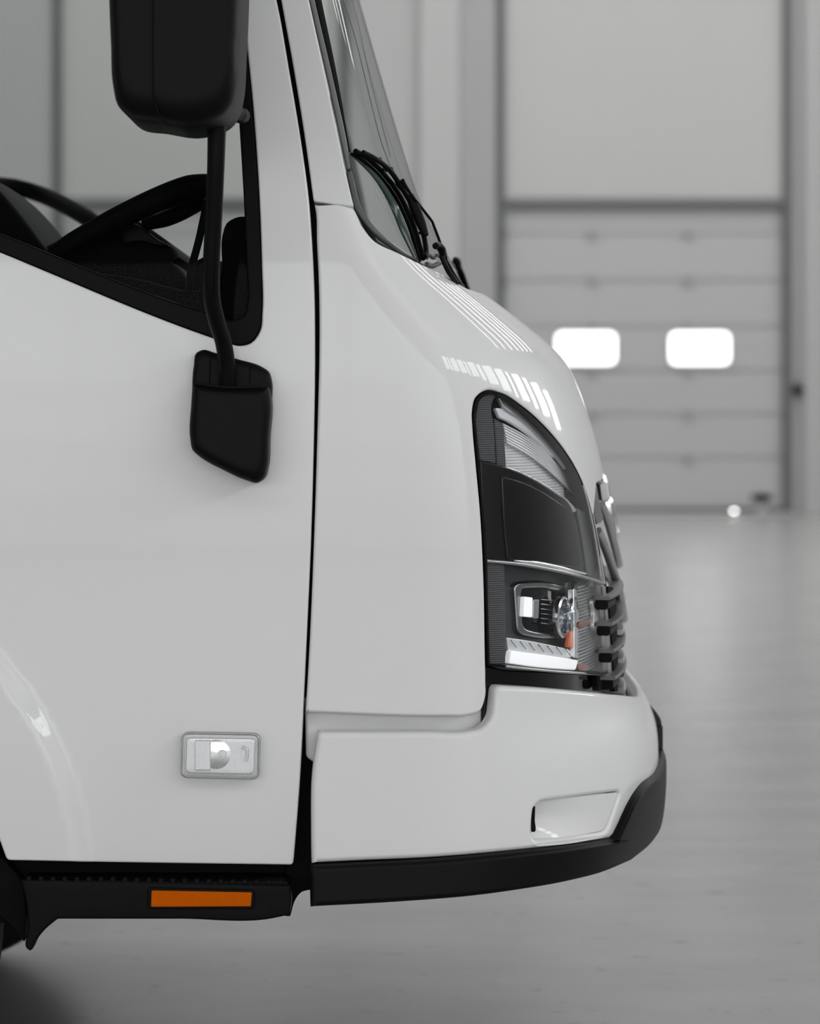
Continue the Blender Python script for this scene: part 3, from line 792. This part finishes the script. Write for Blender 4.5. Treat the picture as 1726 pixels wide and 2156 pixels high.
for k in range(6):
    sf = S.off(.038); y_ = 1262+k*10
    tube('cooling_fin', [sf.pt(*sf.inv(x_, y_+(x_-1140)*.12)) for x_ in (1138, 1158, 1176)], .0012, 'dchrome', hbase, seg=8)
hp('projector_reflection', .032, [(1104, 1256, 3), (1122, 1258, 3), (1121, 1300, 3), (1102, 1298, 3)], 'drl_glint', thick=.008)  # glowing white patch stands in for a window reflected in the projector
hp('low_beam_bracket', .034, [(1124, 1262, 2), (1136, 1262, 2), (1134, 1303, 2), (1122, 1302, 2)], 'satin', thick=.008)
sf = S.off(.03); c_ = Vector(sf.pt(*sf.inv(1184, 1300)))
lathe('projector_lens', [(.027, -.004), (.029, 0), (.027, .006), (.018, .016), (.008, .021), (.0, .022)], c_, (.93, -.36, 0), glass_mat('projector_glass', (.85, .88, .9), 1.6), hbase, 32)
lathe('projector_ring', [(.030, -.008), (.033, -.006), (.033, .002), (.0295, .004), (.028, -.004), (.028, -.008)], c_, (.93, -.36, 0), 'chrome', hbase, 32)
sf = S.off(.022); c_ = Vector(sf.pt(*sf.inv(1192, 1225)))
lathe('bulb', [(.006, 0), (.0068, -.004), (.0068, -.016), (.005, -.023), (.0, -.026)], c_, (0, 0, 1), glass_mat('bulb_glass', (.9, .9, .9), 1.5), hbase, 20)
hp('chrome_post', .022, [(1208, 1238, 3), (1214, 1240, 3), (1219, 1300), (1219, 1388, 3), (1210, 1386, 3), (1209, 1300)], 'chrome', thick=.01)
hp('amber_insert', .026, [(1200, 1330, 2), (1207, 1326, 2), (1208, 1366, 2), (1196, 1362, 2)], 'amber')
hp('reflector_shelf', .030, [(1066, 1342, 3), (1120, 1350), (1196, 1366, 3), (1214, 1390, 3), (1130, 1380), (1070, 1370, 3)], 'palesatin')
for k in range(7):
    sf = S.off(.026); tube('shelf_rib', [sf.pt(*sf.inv(1076+k*19, 1348+k*3)), sf.pt(*sf.inv(1088+k*19, 1364+k*3))], .0011, 'dchrome', hbase, seg=6, sub=1)
hp('running_light', .016, [(1076, 1370, 4), (1140, 1378), (1218, 1390, 3), (1212, 1411, 3), (1140, 1406), (1072, 1397, 4)], 'drl_glint', thick=.012, edge=.002)
hp('striped_side_reflector', .022, [(1217, 1230, 2), (1262, 1240), (1272, 1300), (1280, 1412, 2), (1216, 1411, 2)], 'stripe')
hp('side_reflex', .014, [(1252, 1258), (1260, 1256), (1266, 1290), (1269, 1330), (1256, 1330), (1251, 1290)], mat('reflex_facets', (.8, .8, .78), .25, metal=.7, bump=1, bscale=400))
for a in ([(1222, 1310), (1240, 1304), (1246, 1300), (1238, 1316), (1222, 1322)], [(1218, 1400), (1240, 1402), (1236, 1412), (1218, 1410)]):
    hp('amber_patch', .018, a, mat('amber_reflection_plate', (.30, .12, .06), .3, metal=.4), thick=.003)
hp('lens_frame_edge', .001, [(1268, 1232, 2), (1276, 1234, 2), (1285, 1300), (1292, 1420, 2), (1282, 1418, 2), (1276, 1300)], 'satin', thick=.01, edge=.002)
tube('lens_bottom_edge', [S.pt(*S.inv(*q)) for q in [(1064, 1403), (1110, 1408), (1160, 1413), (1215, 1417), (1288, 1421)]], .0022, 'satin', hbase, seg=8)
hp('lens', .003, rim_i, 'lens', thick=0, grid=.012)
# black surround below the lamp and the slot beside it
part(panel('headlight_surround', S.off(.022), [(1018, 1398, 4), (1040, 1404), (1150, 1412), (1292, 1420, 3), (1296, 1475, 3), (1060, 1470, 3), (1060, 1560, 3), (1016, 1560, 3)], 'gloss_black', thick=.03, edge=.004))
part(panel('surround_end', S.off(.006), [(1276, 1420, 2), (1288, 1421, 2), (1293, 1456, 2), (1280, 1455, 2)], 'greyplastic', thick=.02, edge=.002))

# ---- grille
G = Shell([(1262, 950), (1272, 1015), (1284, 1060), (1296, 1110), (1306, 1180), (1314, 1250), (1317, 1330), (1320, 1460), (1322, 1500)], [(850, 900), (850, 1600)], 2.5, zr=(.5, 1.4))
grille = part(panel('grille', S.off(.03), [('q', [(.80, z_g+.0), (PI-.8, z_g), (PI-.8, .62), (.86, .62), (.84, .75)])], rib_mat('ribbed_black_backing', (.006, .006, .006), (.03, .03, .03), 'Z', 60, .4), thick=0, grid=.02))
def blade(name, surf, u0, u1, z, h, depth, m, dz=lambda u: 0, n=36):
    V = []; Fc = []
    for i in range(n+1):
        u = u0+(u1-u0)*i/n; zz = z+dz(u); p = surf.pt(u, zz); _, _, nn = frame(surf, u, zz); nn = np.array((nn[0], nn[1], 0)); nn /= np.linalg.norm(nn)
        q = p-nn*depth
        b_ = h*.25
        ring = [q+(0, 0, h/2), p-nn*b_+(0, 0, h/2), p+(0, 0, h/2-b_), p+(0, 0, -h/2+b_), p-nn*b_+(0, 0, -h/2), q+(0, 0, -h/2)]
        V += ring
    for i in range(n):
        for k in range(6):
            Fc.append((i*6+k, i*6+(k+1) % 6, i*6+6+(k+1) % 6, i*6+6+k))
    Fc.append(tuple(range(6))); Fc.append(tuple(n*6+k for k in range(6)))
    return mesh(name, V, Fc, m, grille, True, sharp=30)
def GST(y_):
    e = {1246: 1279, 1300: 1284, 1356: 1288, 1412: 1291}[y_]
    return S.off(-.012).inv(e, y_)[0]
for y_ in (1246, 1300, 1356, 1412):
    sf = S.off(-.012); u_, z_ = sf.inv(1288, y_)
    zz = H+(HY-y_)*4.05/F
    us_ = GST(y_)
    blade('slat', S.off(-.016), us_, PI-us_, zz, .006, .026, 'slatgrey')
    if y_ > 1200: blade('slat_end', S.off(-.010), us_+.01, us_+.1, zz-.012, .016, .020, 'black', n=6)
for k, y_ in enumerate((1312, 1338, 1371, 1398, 1431, 1456)):
    zz = H+(HY-y_)*4.3/F
    blade('front_slat', G.off(.002), 1.12, PI-1.12, zz, .009, .05, 'satin' if k % 2 == 0 else 'greyplastic', dz=lambda u: -.012*math.cos((u-PI/2)*3))
o_ = panel('grille_side_wall', S.off(-.002), [(1279, 1234, 1), (1294, 1238), (1299, 1300), (1301, 1456, 1), (1294, 1456, 1), (1288, 1340)], 'dark', thick=.012, edge=.001, step=4); o_.parent = grille
def bar(name, pts, rad, m):
    P_ = [W(*p) for p in pts]
    far = [Vector((p.x, 9.2-p.y, p.z)) for p in P_[:-1]][::-1]
    return tube(name, P_+far, rad, m, grille, seg=12, sub=8, flat=.7)
bar('chevron_bar', [(1266, 1062, 4.1), (1278, 1092, 4.2), (1290, 1135, 4.35), (1300, 1175, 4.48), (1302, 1190, 4.6)], .0075, 'satin')
bar('chevron_bar', [(1258, 1118, 4.02), (1270, 1142, 4.1), (1287, 1190, 4.22), (1302, 1240, 4.35), (1311, 1290, 4.5), (1312, 1305, 4.6)], .008, 'satin')
part(slab('badge_mount', [(1257, 1018, 2), (1274, 1014, 2), (1280, 1050, 2), (1262, 1054, 2)], 4.2, 4.15, 5.05, 'paint', r0=.003, r1=.003))
bd = part(lathe('badge', [(.062, -.012), (.066, -.008), (.066, .0), (.060, .006), (.0, .010)], W(1283, 1064, 4.56), (1, -.05, .25), 'chrome'))
# Corner upright beside the lamp
part(panel('grille_side_trim', S.off(.004), [(1256, 1020, 2), (1262, 1058, 2), (1266, 1100), (1258, 1104, 2), (1251, 1084)], 'greyplastic', thick=.02, edge=.002))

# ---- windscreen
uz = WS.inv(985, 604)
def wsq(px, py): return WS.inv(px, py)
ub, zb = WS.inv(884, 548)
glass_spec = [('px', [(520, -560), (608, -200), (652, 0), (690, 165), (722, 320), (738, 400), (748, 440), (770, 470), (800, 492), (840, 520), (884, 548)]),
              ('q', [(ub+.05, H+.252), (PI-.45, H+.252), (PI-.1, H+.33), (PI-.02, H+.6), (PI-.02, 2.38), (.02, 2.38)])]
wind = part(panel('windscreen', WS, glass_spec, 'wsglass', thick=0, grid=.03))
sl = panel('side_seal', WS.off(-.004), [(606, -200, 2), (650, 0), (688, 165), (722, 322), (730, 358, 2), (739, 356, 2), (735, 322), (702, 165), (664, 0), (622, -200, 2)], 'seal', thick=.02, edge=.003, step=6); sl.parent = wind
sl = panel('side_gasket', WS.off(-.001), [(622, -200, 2), (664, 0), (702, 165), (736, 322, 2), (738, 316, 2), (712, 165), (678, 0), (638, -200, 2)], 'black', thick=.01, edge=.002, step=6); sl.parent = wind
sl = panel('corner_seal', WS.off(-.008), [(727, 362, 5), (741, 355, 5), (748, 380), (757, 420), (776, 458), (808, 494), (850, 528), (884, 550, 2), (868, 545), (820, 514), (785, 488), (762, 464), (745, 440), (735, 400)], 'greyrubber', thick=.02, edge=.004, step=5); sl.parent = wind
tube('far_pillar_edge', [Vector((p.x, 9.2-p.y, p.z)) for p in [W(625, -120, 3.72), W(660, 0, 3.70), W(705, 200, 3.69), W(736, 350, 3.68), W(750, 430, 3.68)]], .012, 'greyrubber', wind, seg=10)
for a in ([(700, -60), (742, 60), (770, 170), (800, 290), (826, 360)], [(724, -60), (752, 40), (776, 150), (806, 270), (822, 330)]):
    sf = WS.off(.004); tube('glass_reflection_line', [sf.pt(*sf.inv(*q)) for q in a], .0009, 'track', wind, seg=6)  # thin bars imitate lines mirrored in the windscreen
part(panel('cowl_corner', WS.off(.0), [(783, 482, 3), (812, 503), (850, 530), (882, 550, 2), (900, 562, 2), (840, 534), (794, 510, 3)], 'greyplastic', thick=.02, edge=.002, step=5))
tube('glass_edge_band', [WS.off(-.0005).pt(*WS.off(-.0005).inv(*q)) for q in [(742, 328), (790, 372), (826, 428), (850, 485), (876, 545)]], [.001, .004, .006, .006, .003], 'greenedge', wind, seg=8, flat=.25)
# cowl tray under the wipers
V = []; Fc = []
for i in range(41):
    u = .45+(PI-.9)*i/40; p = S.off(.02).pt(u, uz_top[1]-.012); q = WS.off(.0).pt(u, uz_top[1]-.02)
    V += [p, q]
for i in range(40): Fc.append((2*i, 2*i+1, 2*i+3, 2*i+2))
part(mesh('cowl_tray', V, Fc, 'greyplastic'))

# ---- wipers
def wp(px, py, d):
    sf = WS.off(-d); return W(px, py, min(4.22, float(sf.pt(*sf.inv(px, py))[1])))
def wiper(blade_p, arm_p, rod_p, clips):
    b = tube('wiper', blade_p, .0042, 'rubber', None, seg=10, sub=8, flat=1.4); part(b)
    tube('wiper_rubber', [Vector(p)+Vector((-.006, 0.004, -.004)) for p in blade_p], .003, 'black', b, seg=8, sub=8)
    tube('wiper_bridge', arm_p, .0042, 'black', b, seg=10, sub=6)
    tube('wiper_arm', rod_p, [.0042]+[.0022]*(len(rod_p)-3)+[.005, .006], 'black', b, seg=10, sub=4)
    for a in clips: tube('wiper_clip', a, .0022, 'black', b, seg=8, sub=3)
    return b
wiper([wp(748, 318, .012), wp(775, 334, .012), wp(808, 366, .012), wp(842, 412, .012), wp(868, 468, .012), wp(884, 520, .012), wp(891, 545, .012)],
      [wp(764, 321, .03), wp(790, 334, .03), wp(820, 358, .03), wp(845, 394, .03), wp(866, 430, .03), wp(882, 465, .03), wp(893, 500, .03), wp(897, 530, .03), wp(894, 540, .03)],
      [wp(846, 380, .045), wp(866, 410, .045), wp(905, 460, .045), wp(913, 475, .045), wp(928, 515, .045), wp(938, 545, .045), wp(960, 590, .045), wp(972, 606, .045)],
      [[wp(800, 334, .03), wp(806, 346, .02), wp(812, 362, .012)], [wp(823, 352, .03), wp(828, 364, .03), wp(832, 374, .03)],
       [wp(808, 356, .02), wp(806, 362, .02), wp(812, 368, .02)], [wp(828, 370, .03), wp(836, 388, .02), wp(840, 404, .012)],
       [wp(861, 445, .012), wp(870, 448, .02), wp(880, 460, .03)], [wp(880, 490, .012), wp(888, 492, .02), wp(895, 500, .03)]])
wb = bpy.data.objects['wiper']
tube('wiper_grip', [wp(862, 410, .035), wp(874, 440, .035), wp(886, 470, .035), wp(896, 496, .035)], [.0065, .0085, .008, .005], 'black', wb, seg=10)
tube('wiper_joint', [wp(917, 518, .045), wp(922, 517, .045), wp(930, 526, .045), wp(934, 545, .045)], [.0055, .006, .0065, .006], 'black', wb, seg=10)
tube('wiper_arm', [wp(930, 540, .05), wp(944, 572, .05), wp(962, 596, .05)], .004, 'black', wb, seg=8)
tube('wiper_hose', [wp(896, 545, .02), wp(904, 537, .03), wp(912, 543, .03), wp(918, 536, .03), wp(926, 540, .03)], .003, 'greyplastic', wb, seg=8)
tube('wiper_hose', [wp(898, 556, .03), wp(910, 560, .03), wp(920, 556, .03), wp(930, 552, .03)], .004, 'greyplastic', wb, seg=8)
o = part(tube('wiper', [W(955, 548, 4.75), W(962, 552, 4.75), W(968, 575, 4.78), W(978, 598, 4.8), W(988, 620, 4.84)], [.007, .008, .006, .005, .005], 'black', None, seg=10))
tube('wiper_arm', [W(962, 556, 4.75), W(972, 572, 4.77), W(982, 600, 4.8), W(990, 624, 4.84)], .004, 'black', o, seg=8)

# ---- mirror
mir_out = [(238, -330), (241, -150), (243, 0), (247, 110), (252, 200), (261, 236), (285, 259), (340, 269), (412, 278), (440, 273), (478, 256), (496, 232), (505, 195), (511, 110), (516, 0), (518, -180), (505, -330), (420, -360), (300, -355)]
mirror = part(slab('mirror', mir_out, 3.40, 3.30, 3.50, 'black', r0=.030, r1=.02, step=10))
ln = [(318, -330), (320, -150), (321, 0), (321, 150), (323, 205), (336, 246), (362, 262)]
tube('housing_seam', [W(p[0]-(p[0]-380)*0.02, p[1], 3.3)+Vector((0, .0005+(.006 if i > 4 else 0), 0)) for i, p in enumerate(ln)], .0018, 'dark', mirror, seg=8)
box('mirror_glass', W(243, 0, 3.4).x+.008, W(243, 0, 3.4).x+.014, 3.335, 3.475, W(0, 190, 3.4).z, W(0, -320, 3.4).z, 'dchrome', mirror, .002)
tube('mirror_arm', [W(462, 200, 3.42), W(457, 260, 3.43), (W(454, 360, 3.44)), W(449, 470, 3.46), W(445, 560, 3.475), W(446, 625, 3.49), W(456, 675, 3.51), W(470, 720, 3.535), W(477, 765, 3.55), W(478, 815, 3.56)],
     [.0135, .0135, .0125, .0125, .0125, .0125, .0125, .0125, .0125, .0125], 'black', mirror, seg=20)
tube('arm_rib', [W(468, 262, 3.425), W(465, 360, 3.435), W(460, 470, 3.452), W(455, 560, 3.466), W(455, 625, 3.478)], .004, 'black', mirror, seg=8)
tube('upper_mount', [W(490, 225, 3.50), W(500, 240, 3.54), W(510, 244, 3.59)], .012, 'black', mirror, seg=12)
# bracket on the door
bo = [(412, 742), (425, 736), (450, 742), (500, 756), (550, 772), (564, 782), (570, 800), (570, 850), (566, 920), (562, 985), (556, 1006), (542, 1017), (520, 1012), (470, 990), (418, 960), (405, 948), (400, 925), (402, 850), (406, 770)]
br = part(slab('mirror_bracket', bo, 3.57, 3.572, 3.605, 'black', r0=.012, r1=.002, step=6))
bl = [(405, 806, 4), (440, 812), (500, 815), (566, 815, 5), (570, 850), (566, 920), (562, 985), (556, 1006), (542, 1017), (520, 1012), (470, 990), (418, 960), (405, 948), (400, 925), (402, 850)]
slab('bracket_cover', bl, 3.55, 3.535, 3.60, 'black', br, r0=.018, r1=.002, step=6)
for px in (441, 525):
    tube('bracket_line', [W(px+2, 748 if px < 500 else 770, 3.571), W(px, 808, 3.571)], .0008, 'dark', br, seg=6, sub=1)
tube('bracket_lip', [W(408, 808, 3.545), W(450, 813, 3.537), (W(500, 816, 3.535)), W(562, 814, 3.545)], .0018, 'trimblack', br, seg=8)

# ---- side marker lamp
lo = [(384, 1552, 1), (398, 1541), (470, 1541), (536, 1544), (548, 1556), (549, 1590), (546, 1630), (536, 1640), (470, 1639), (396, 1637), (383, 1626), (381, 1590)]
lo = [(383, 1541, 16), (548, 1544, 16), (546, 1641, 16), (380, 1637, 16)]
li = [(388, 1546, 14), (543, 1549, 14), (541, 1636, 14), (385, 1632, 14)]
lamp = part(slab('side_marker_lamp', lo, 3.59, 3.583, 3.605, 'satin', r0=.004, r1=.001, mode='offset', step=6))
def sub(p, o): o.parent = p; return o
slab('reflector_base', [(393, 1552, 12), (538, 1554, 12), (535, 1630, 12), (391, 1627, 12)], 3.585, 3.580, 3.59, 'whiterefl', lamp, r0=.002, r1=.001, mode='offset', step=6)
lathe('reflector_bowl', [(.024, -.001), (.022, .002), (.014, .004), (.0, .005)], W(455, 1588, 3.582), (0, -1, 0), 'chrome', lamp, 32)
lathe('bulb', [(.0, .012), (.006, .009), (.007, .004), (.006, 0)], W(468, 1588, 3.582), (0, -1, 0), mat('bulb_white', (.9, .9, .9), .2), lamp, 24)
tube('reflector_rib', [W(508, 1574, 3.576), W(518, 1577, 3.576), W(520, 1590, 3.576), W(517, 1604, 3.576)], .002, 'whiterefl', lamp, seg=8)
box('reflector_divider', W(410, 0, 3.58).x, W(444, 0, 3.58).x, 3.576, 3.582, W(0, 1622, 3.58).z, W(0, 1558, 3.58).z, 'whiterefl', lamp, .002)
slab('lens', li, 3.575, 3.567, 3.59, 'lamplens', lamp, r0=.010, r1=.001, mode='offset', step=5)
tube('lens_rim', [W(p[0], p[1], 3.583) for p in densify([(385, 1543, 16), (546, 1546, 16), (544, 1639, 16), (382, 1635, 16)], 6)], .0012, 'satin', lamp, seg=8, closed=True)

# ---- step under the door
step_o = [(46, 1848, 4), (330, 1853), (612, 1860, 4), (614, 1895), (611, 1922, 5), (575, 1930), (380, 1931), (124, 1931, 3), (98, 1953), (78, 1978), (66, 1998), (60, 1994), (62, 1950), (58, 1900)]
stp = part(slab('step', step_o, 3.60, 3.585, 3.62, 'black', r0=.004, r1=.002, mode='offset', step=6))
box('tread', W(44, 0, 3.59).x, W(606, 0, 3.59).x, 3.592, 3.78, W(0, 1866, 3.59).z, W(0, 1856, 3.59).z, 'black', stp, .002)
for k in range(22):
    px = 62+k*25.2; c_ = W(px, 1849+k*.42, 3.592)
    box('tread_tooth', c_.x-.0035, c_.x+.0035, 3.586, 3.60, c_.z-.003, c_.z+.0035, 'black', stp, .001)
    if k % 2: 
        c_ = W(px-6, 1842+k*.45, 3.63); box('tread_tooth', c_.x-.006, c_.x+.006, 3.62, 3.64, c_.z-.006, c_.z+.001, 'black', stp, .001)
rf = slab('reflector_recess', [(311, 1868, 6), (536, 1873, 6), (536, 1914, 6), (311, 1914, 6)], 3.585, 3.5815, 3.59, 'rubber', stp, r0=.002, r1=.001, mode='offset', step=6)
slab('side_reflector', [(319, 1875, 3), (530, 1879, 3), (528, 1908, 3), (318, 1909, 3)], 3.58, 3.5775, 3.588, 'orange', stp, r0=.0015, r1=.001, mode='offset', step=6)
# dark sill behind the step, mud shield ahead of the wheel
part(slab('sill', [(-420, 1780, 3), (640, 1780, 3), (622, 1885, 3), (590, 1900, 3), (60, 1905, 3), (-60, 1950, 3), (-420, 1950, 3)], 3.75, 3.66, 3.80, 'dark', r0=.003, r1=.003, mode='offset'))
part(slab('wheel_arch_liner', [(-420, 1700, 3), (-100, 1740), (14, 1800, 4), (52, 1850), (60, 1900), (58, 1975, 4), (20, 1930), (-60, 1890), (-420, 1890, 3)], 3.66, 3.63, 3.68, 'dark', r0=.002, r1=.002, mode='offset'))

# ---- wheels
def wheel(y, sgn):
    c = Vector((-1.0, y, .345))
    o = part(lathe('wheel', [(.20, -.11), (.30, -.115), (.335, -.10), (.345, -.06), (.345, .06), (.335, .10), (.30, .115), (.20, .11)], c, (0, 1, 0), 'tyre', None, 96))
    lathe('rim', [(.20, -.10), (.19, -.09), (.17, -.05), (.08, -.03), (.075, -.09), (.0, -.09)] if sgn < 0 else [(.0, .09), (.075, .09), (.08, .03), (.17, .05), (.19, .09), (.20, .10)], c, (0, 1, 0), 'rim', o, 64)
    return o
wheel(3.80, -1); wheel(5.12, 1)
part(box('front_axle', -1.06, -.94, 3.9, 5.0, .30, .42, 'dark', None, .02))
part(box('chassis_rail', -1.9, -.1, 4.2, 4.28, .55, .7, 'dark', None, .01))
part(box('chassis_rail', -1.9, -.1, 4.92, 5.0, .55, .7, 'dark', None, .01))

# ---- rest of the cab: far door, roof, rear wall, floor pan
zr_ = 2.42
bm = bmesh.new()
bx(bm, -1.95, -.35, 5.58, 5.60, .45, 1.16); bx(bm, -1.95, -1.75, 5.56, 5.60, 1.16, zr_)
far = part(from_bm('far_door', bm, 'paint'))
part(box('roof', -1.98, -.25, 3.70, 5.50, zr_, zr_+.06, 'paint', None, .025))
part(box('rear_wall', -1.99, -1.93, 3.64, 5.56, .6, zr_, 'paint', None, .01))
part(box('cab_floor', -1.93, -.2, 3.70, 5.55, .62, .70, 'dark', None, .01))
part(tube('far_pillar', [Vector((-.17, 5.5, 1.42)), Vector((-.215, 5.48, 1.75)), Vector((-.30, 5.44, zr_))], .03, 'paint', None, seg=12))

# ---- interior
Yd = 3.95
dash = [(112, 528, 3), (180, 486), (240, 452), (300, 422), (360, 395), (415, 375), (450, 366), (480, 368), (494, 385), (488, 412), (450, 425), (395, 445), (330, 470), (300, 482), (340, 505), (375, 535), (384, 548), (350, 552), (400, 590), (430, 640), (440, 720, 5), (150, 760, 5), (60, 560, 3)]
dsh = part(slab('dashboard', [(110, 527, 3), (180, 487), (240, 458), (300, 472), (340, 498), (372, 524), (386, 548), (362, 551), (384, 566), (404, 592), (425, 640), (432, 760, 5), (130, 760, 5)], Yd, 3.86, 5.3, 'interior', r0=.02, r1=.02, mode='scale'))
tube('dash_roll', [W(108, 540, 3.80), W(150, 512, 3.80), W(240, 464, 3.80), W(330, 421, 3.80), W(400, 396, 3.80), W(455, 390, 3.82)], [.012, .016, .019, .020, .021, .018], 'interior', dsh, seg=18)
tube('dash_grip', [W(300, 474, 3.86), W(345, 462, 3.86), W(380, 447, 3.86), W(420, 424, 3.86), W(450, 410, 3.86)], [.009, .013, .014, .015, .012], 'interior', dsh, seg=14)
slab('instrument_cluster', [(255, 462, 6), (300, 480), (345, 512), (366, 524), (345, 525), (310, 515), (268, 520, 6)], 3.9, 3.84, 3.88, 'black', dsh, r0=.006, r1=.004)
part(slab('passenger_seat', [(-300, 300, 10), (-60, 350), (0, 395), (50, 450), (108, 527, 4), (130, 560, 4), (60, 700, 6), (-300, 700, 6)], 3.9, 3.82, 4.3, 'interior', r0=.02, r1=.02, mode='scale'))
# driver's wheel on the far side
sw = [W(px, py, 5.0) for px, py in [(-60, 398), (0, 390), (60, 401), (120, 424), (180, 457), (240, 503), (290, 560), (300, 610), (250, 640), (150, 640), (20, 600), (-60, 540), (-110, 470), (-100, 420)]]
swd = [W(p[0], p[1], 5.0+.14*math.sin(i/14*2*PI)) for i, p in enumerate(densify([(-60, 398), (0, 390), (60, 401), (120, 424), (180, 457), (240, 503), (290, 560), (300, 610), (250, 640), (150, 640), (20, 600), (-60, 540), (-110, 470), (-100, 420)], 30))]
part(tube('steering_wheel', swd, .018, 'interior', None, seg=12, closed=True))
# black quarter panel between window and pillar, with the small interior mirror shell
part(slab('inner_pillar_trim', [(536, 456, 3), (545, 710, 3), (466, 700, 6), (467, 560), (469, 492), (477, 470), (494, 459)], 3.655, 3.65, 3.67, 'interior', r0=.006, r1=.003, mode='offset'))
part(tube('door_inner_stay', [W(437, 420, 3.66), W(420, 500, 3.67), W(402, 572, 3.68), W(396, 640, 3.69)], .006, 'interior', None, seg=10))
part(slab('dash_end_cap', [(400, 560, 5), (440, 540, 5), (480, 560), (500, 640), (500, 720, 4), (390, 720, 4)], 3.75, 3.70, 3.85, 'interior', r0=.02, r1=.01))

part(slab('door_inner_panel', [(-300, 420, 5), (0, 545, 5), (180, 570), (300, 590), (420, 612), (520, 560, 6), (545, 740, 5), (480, 760, 5), (-300, 600, 5)], 3.70, 3.68, 3.74, 'interior', r0=.01, r1=.01, mode='offset'))

for nm, lb in (('side_reflector', 'orange side reflector'), ('running_light', 'white running light bar'), ('mirror_arm', 'bent black mirror arm'),
               ('black_cover', 'glossy black cover between the two lamp chambers'), ('amber_insert', 'small amber insert'), ('slat', None)):
    for o in bpy.data.objects:
        if lb and o.name.split('.')[0] == nm: o['label'] = lb
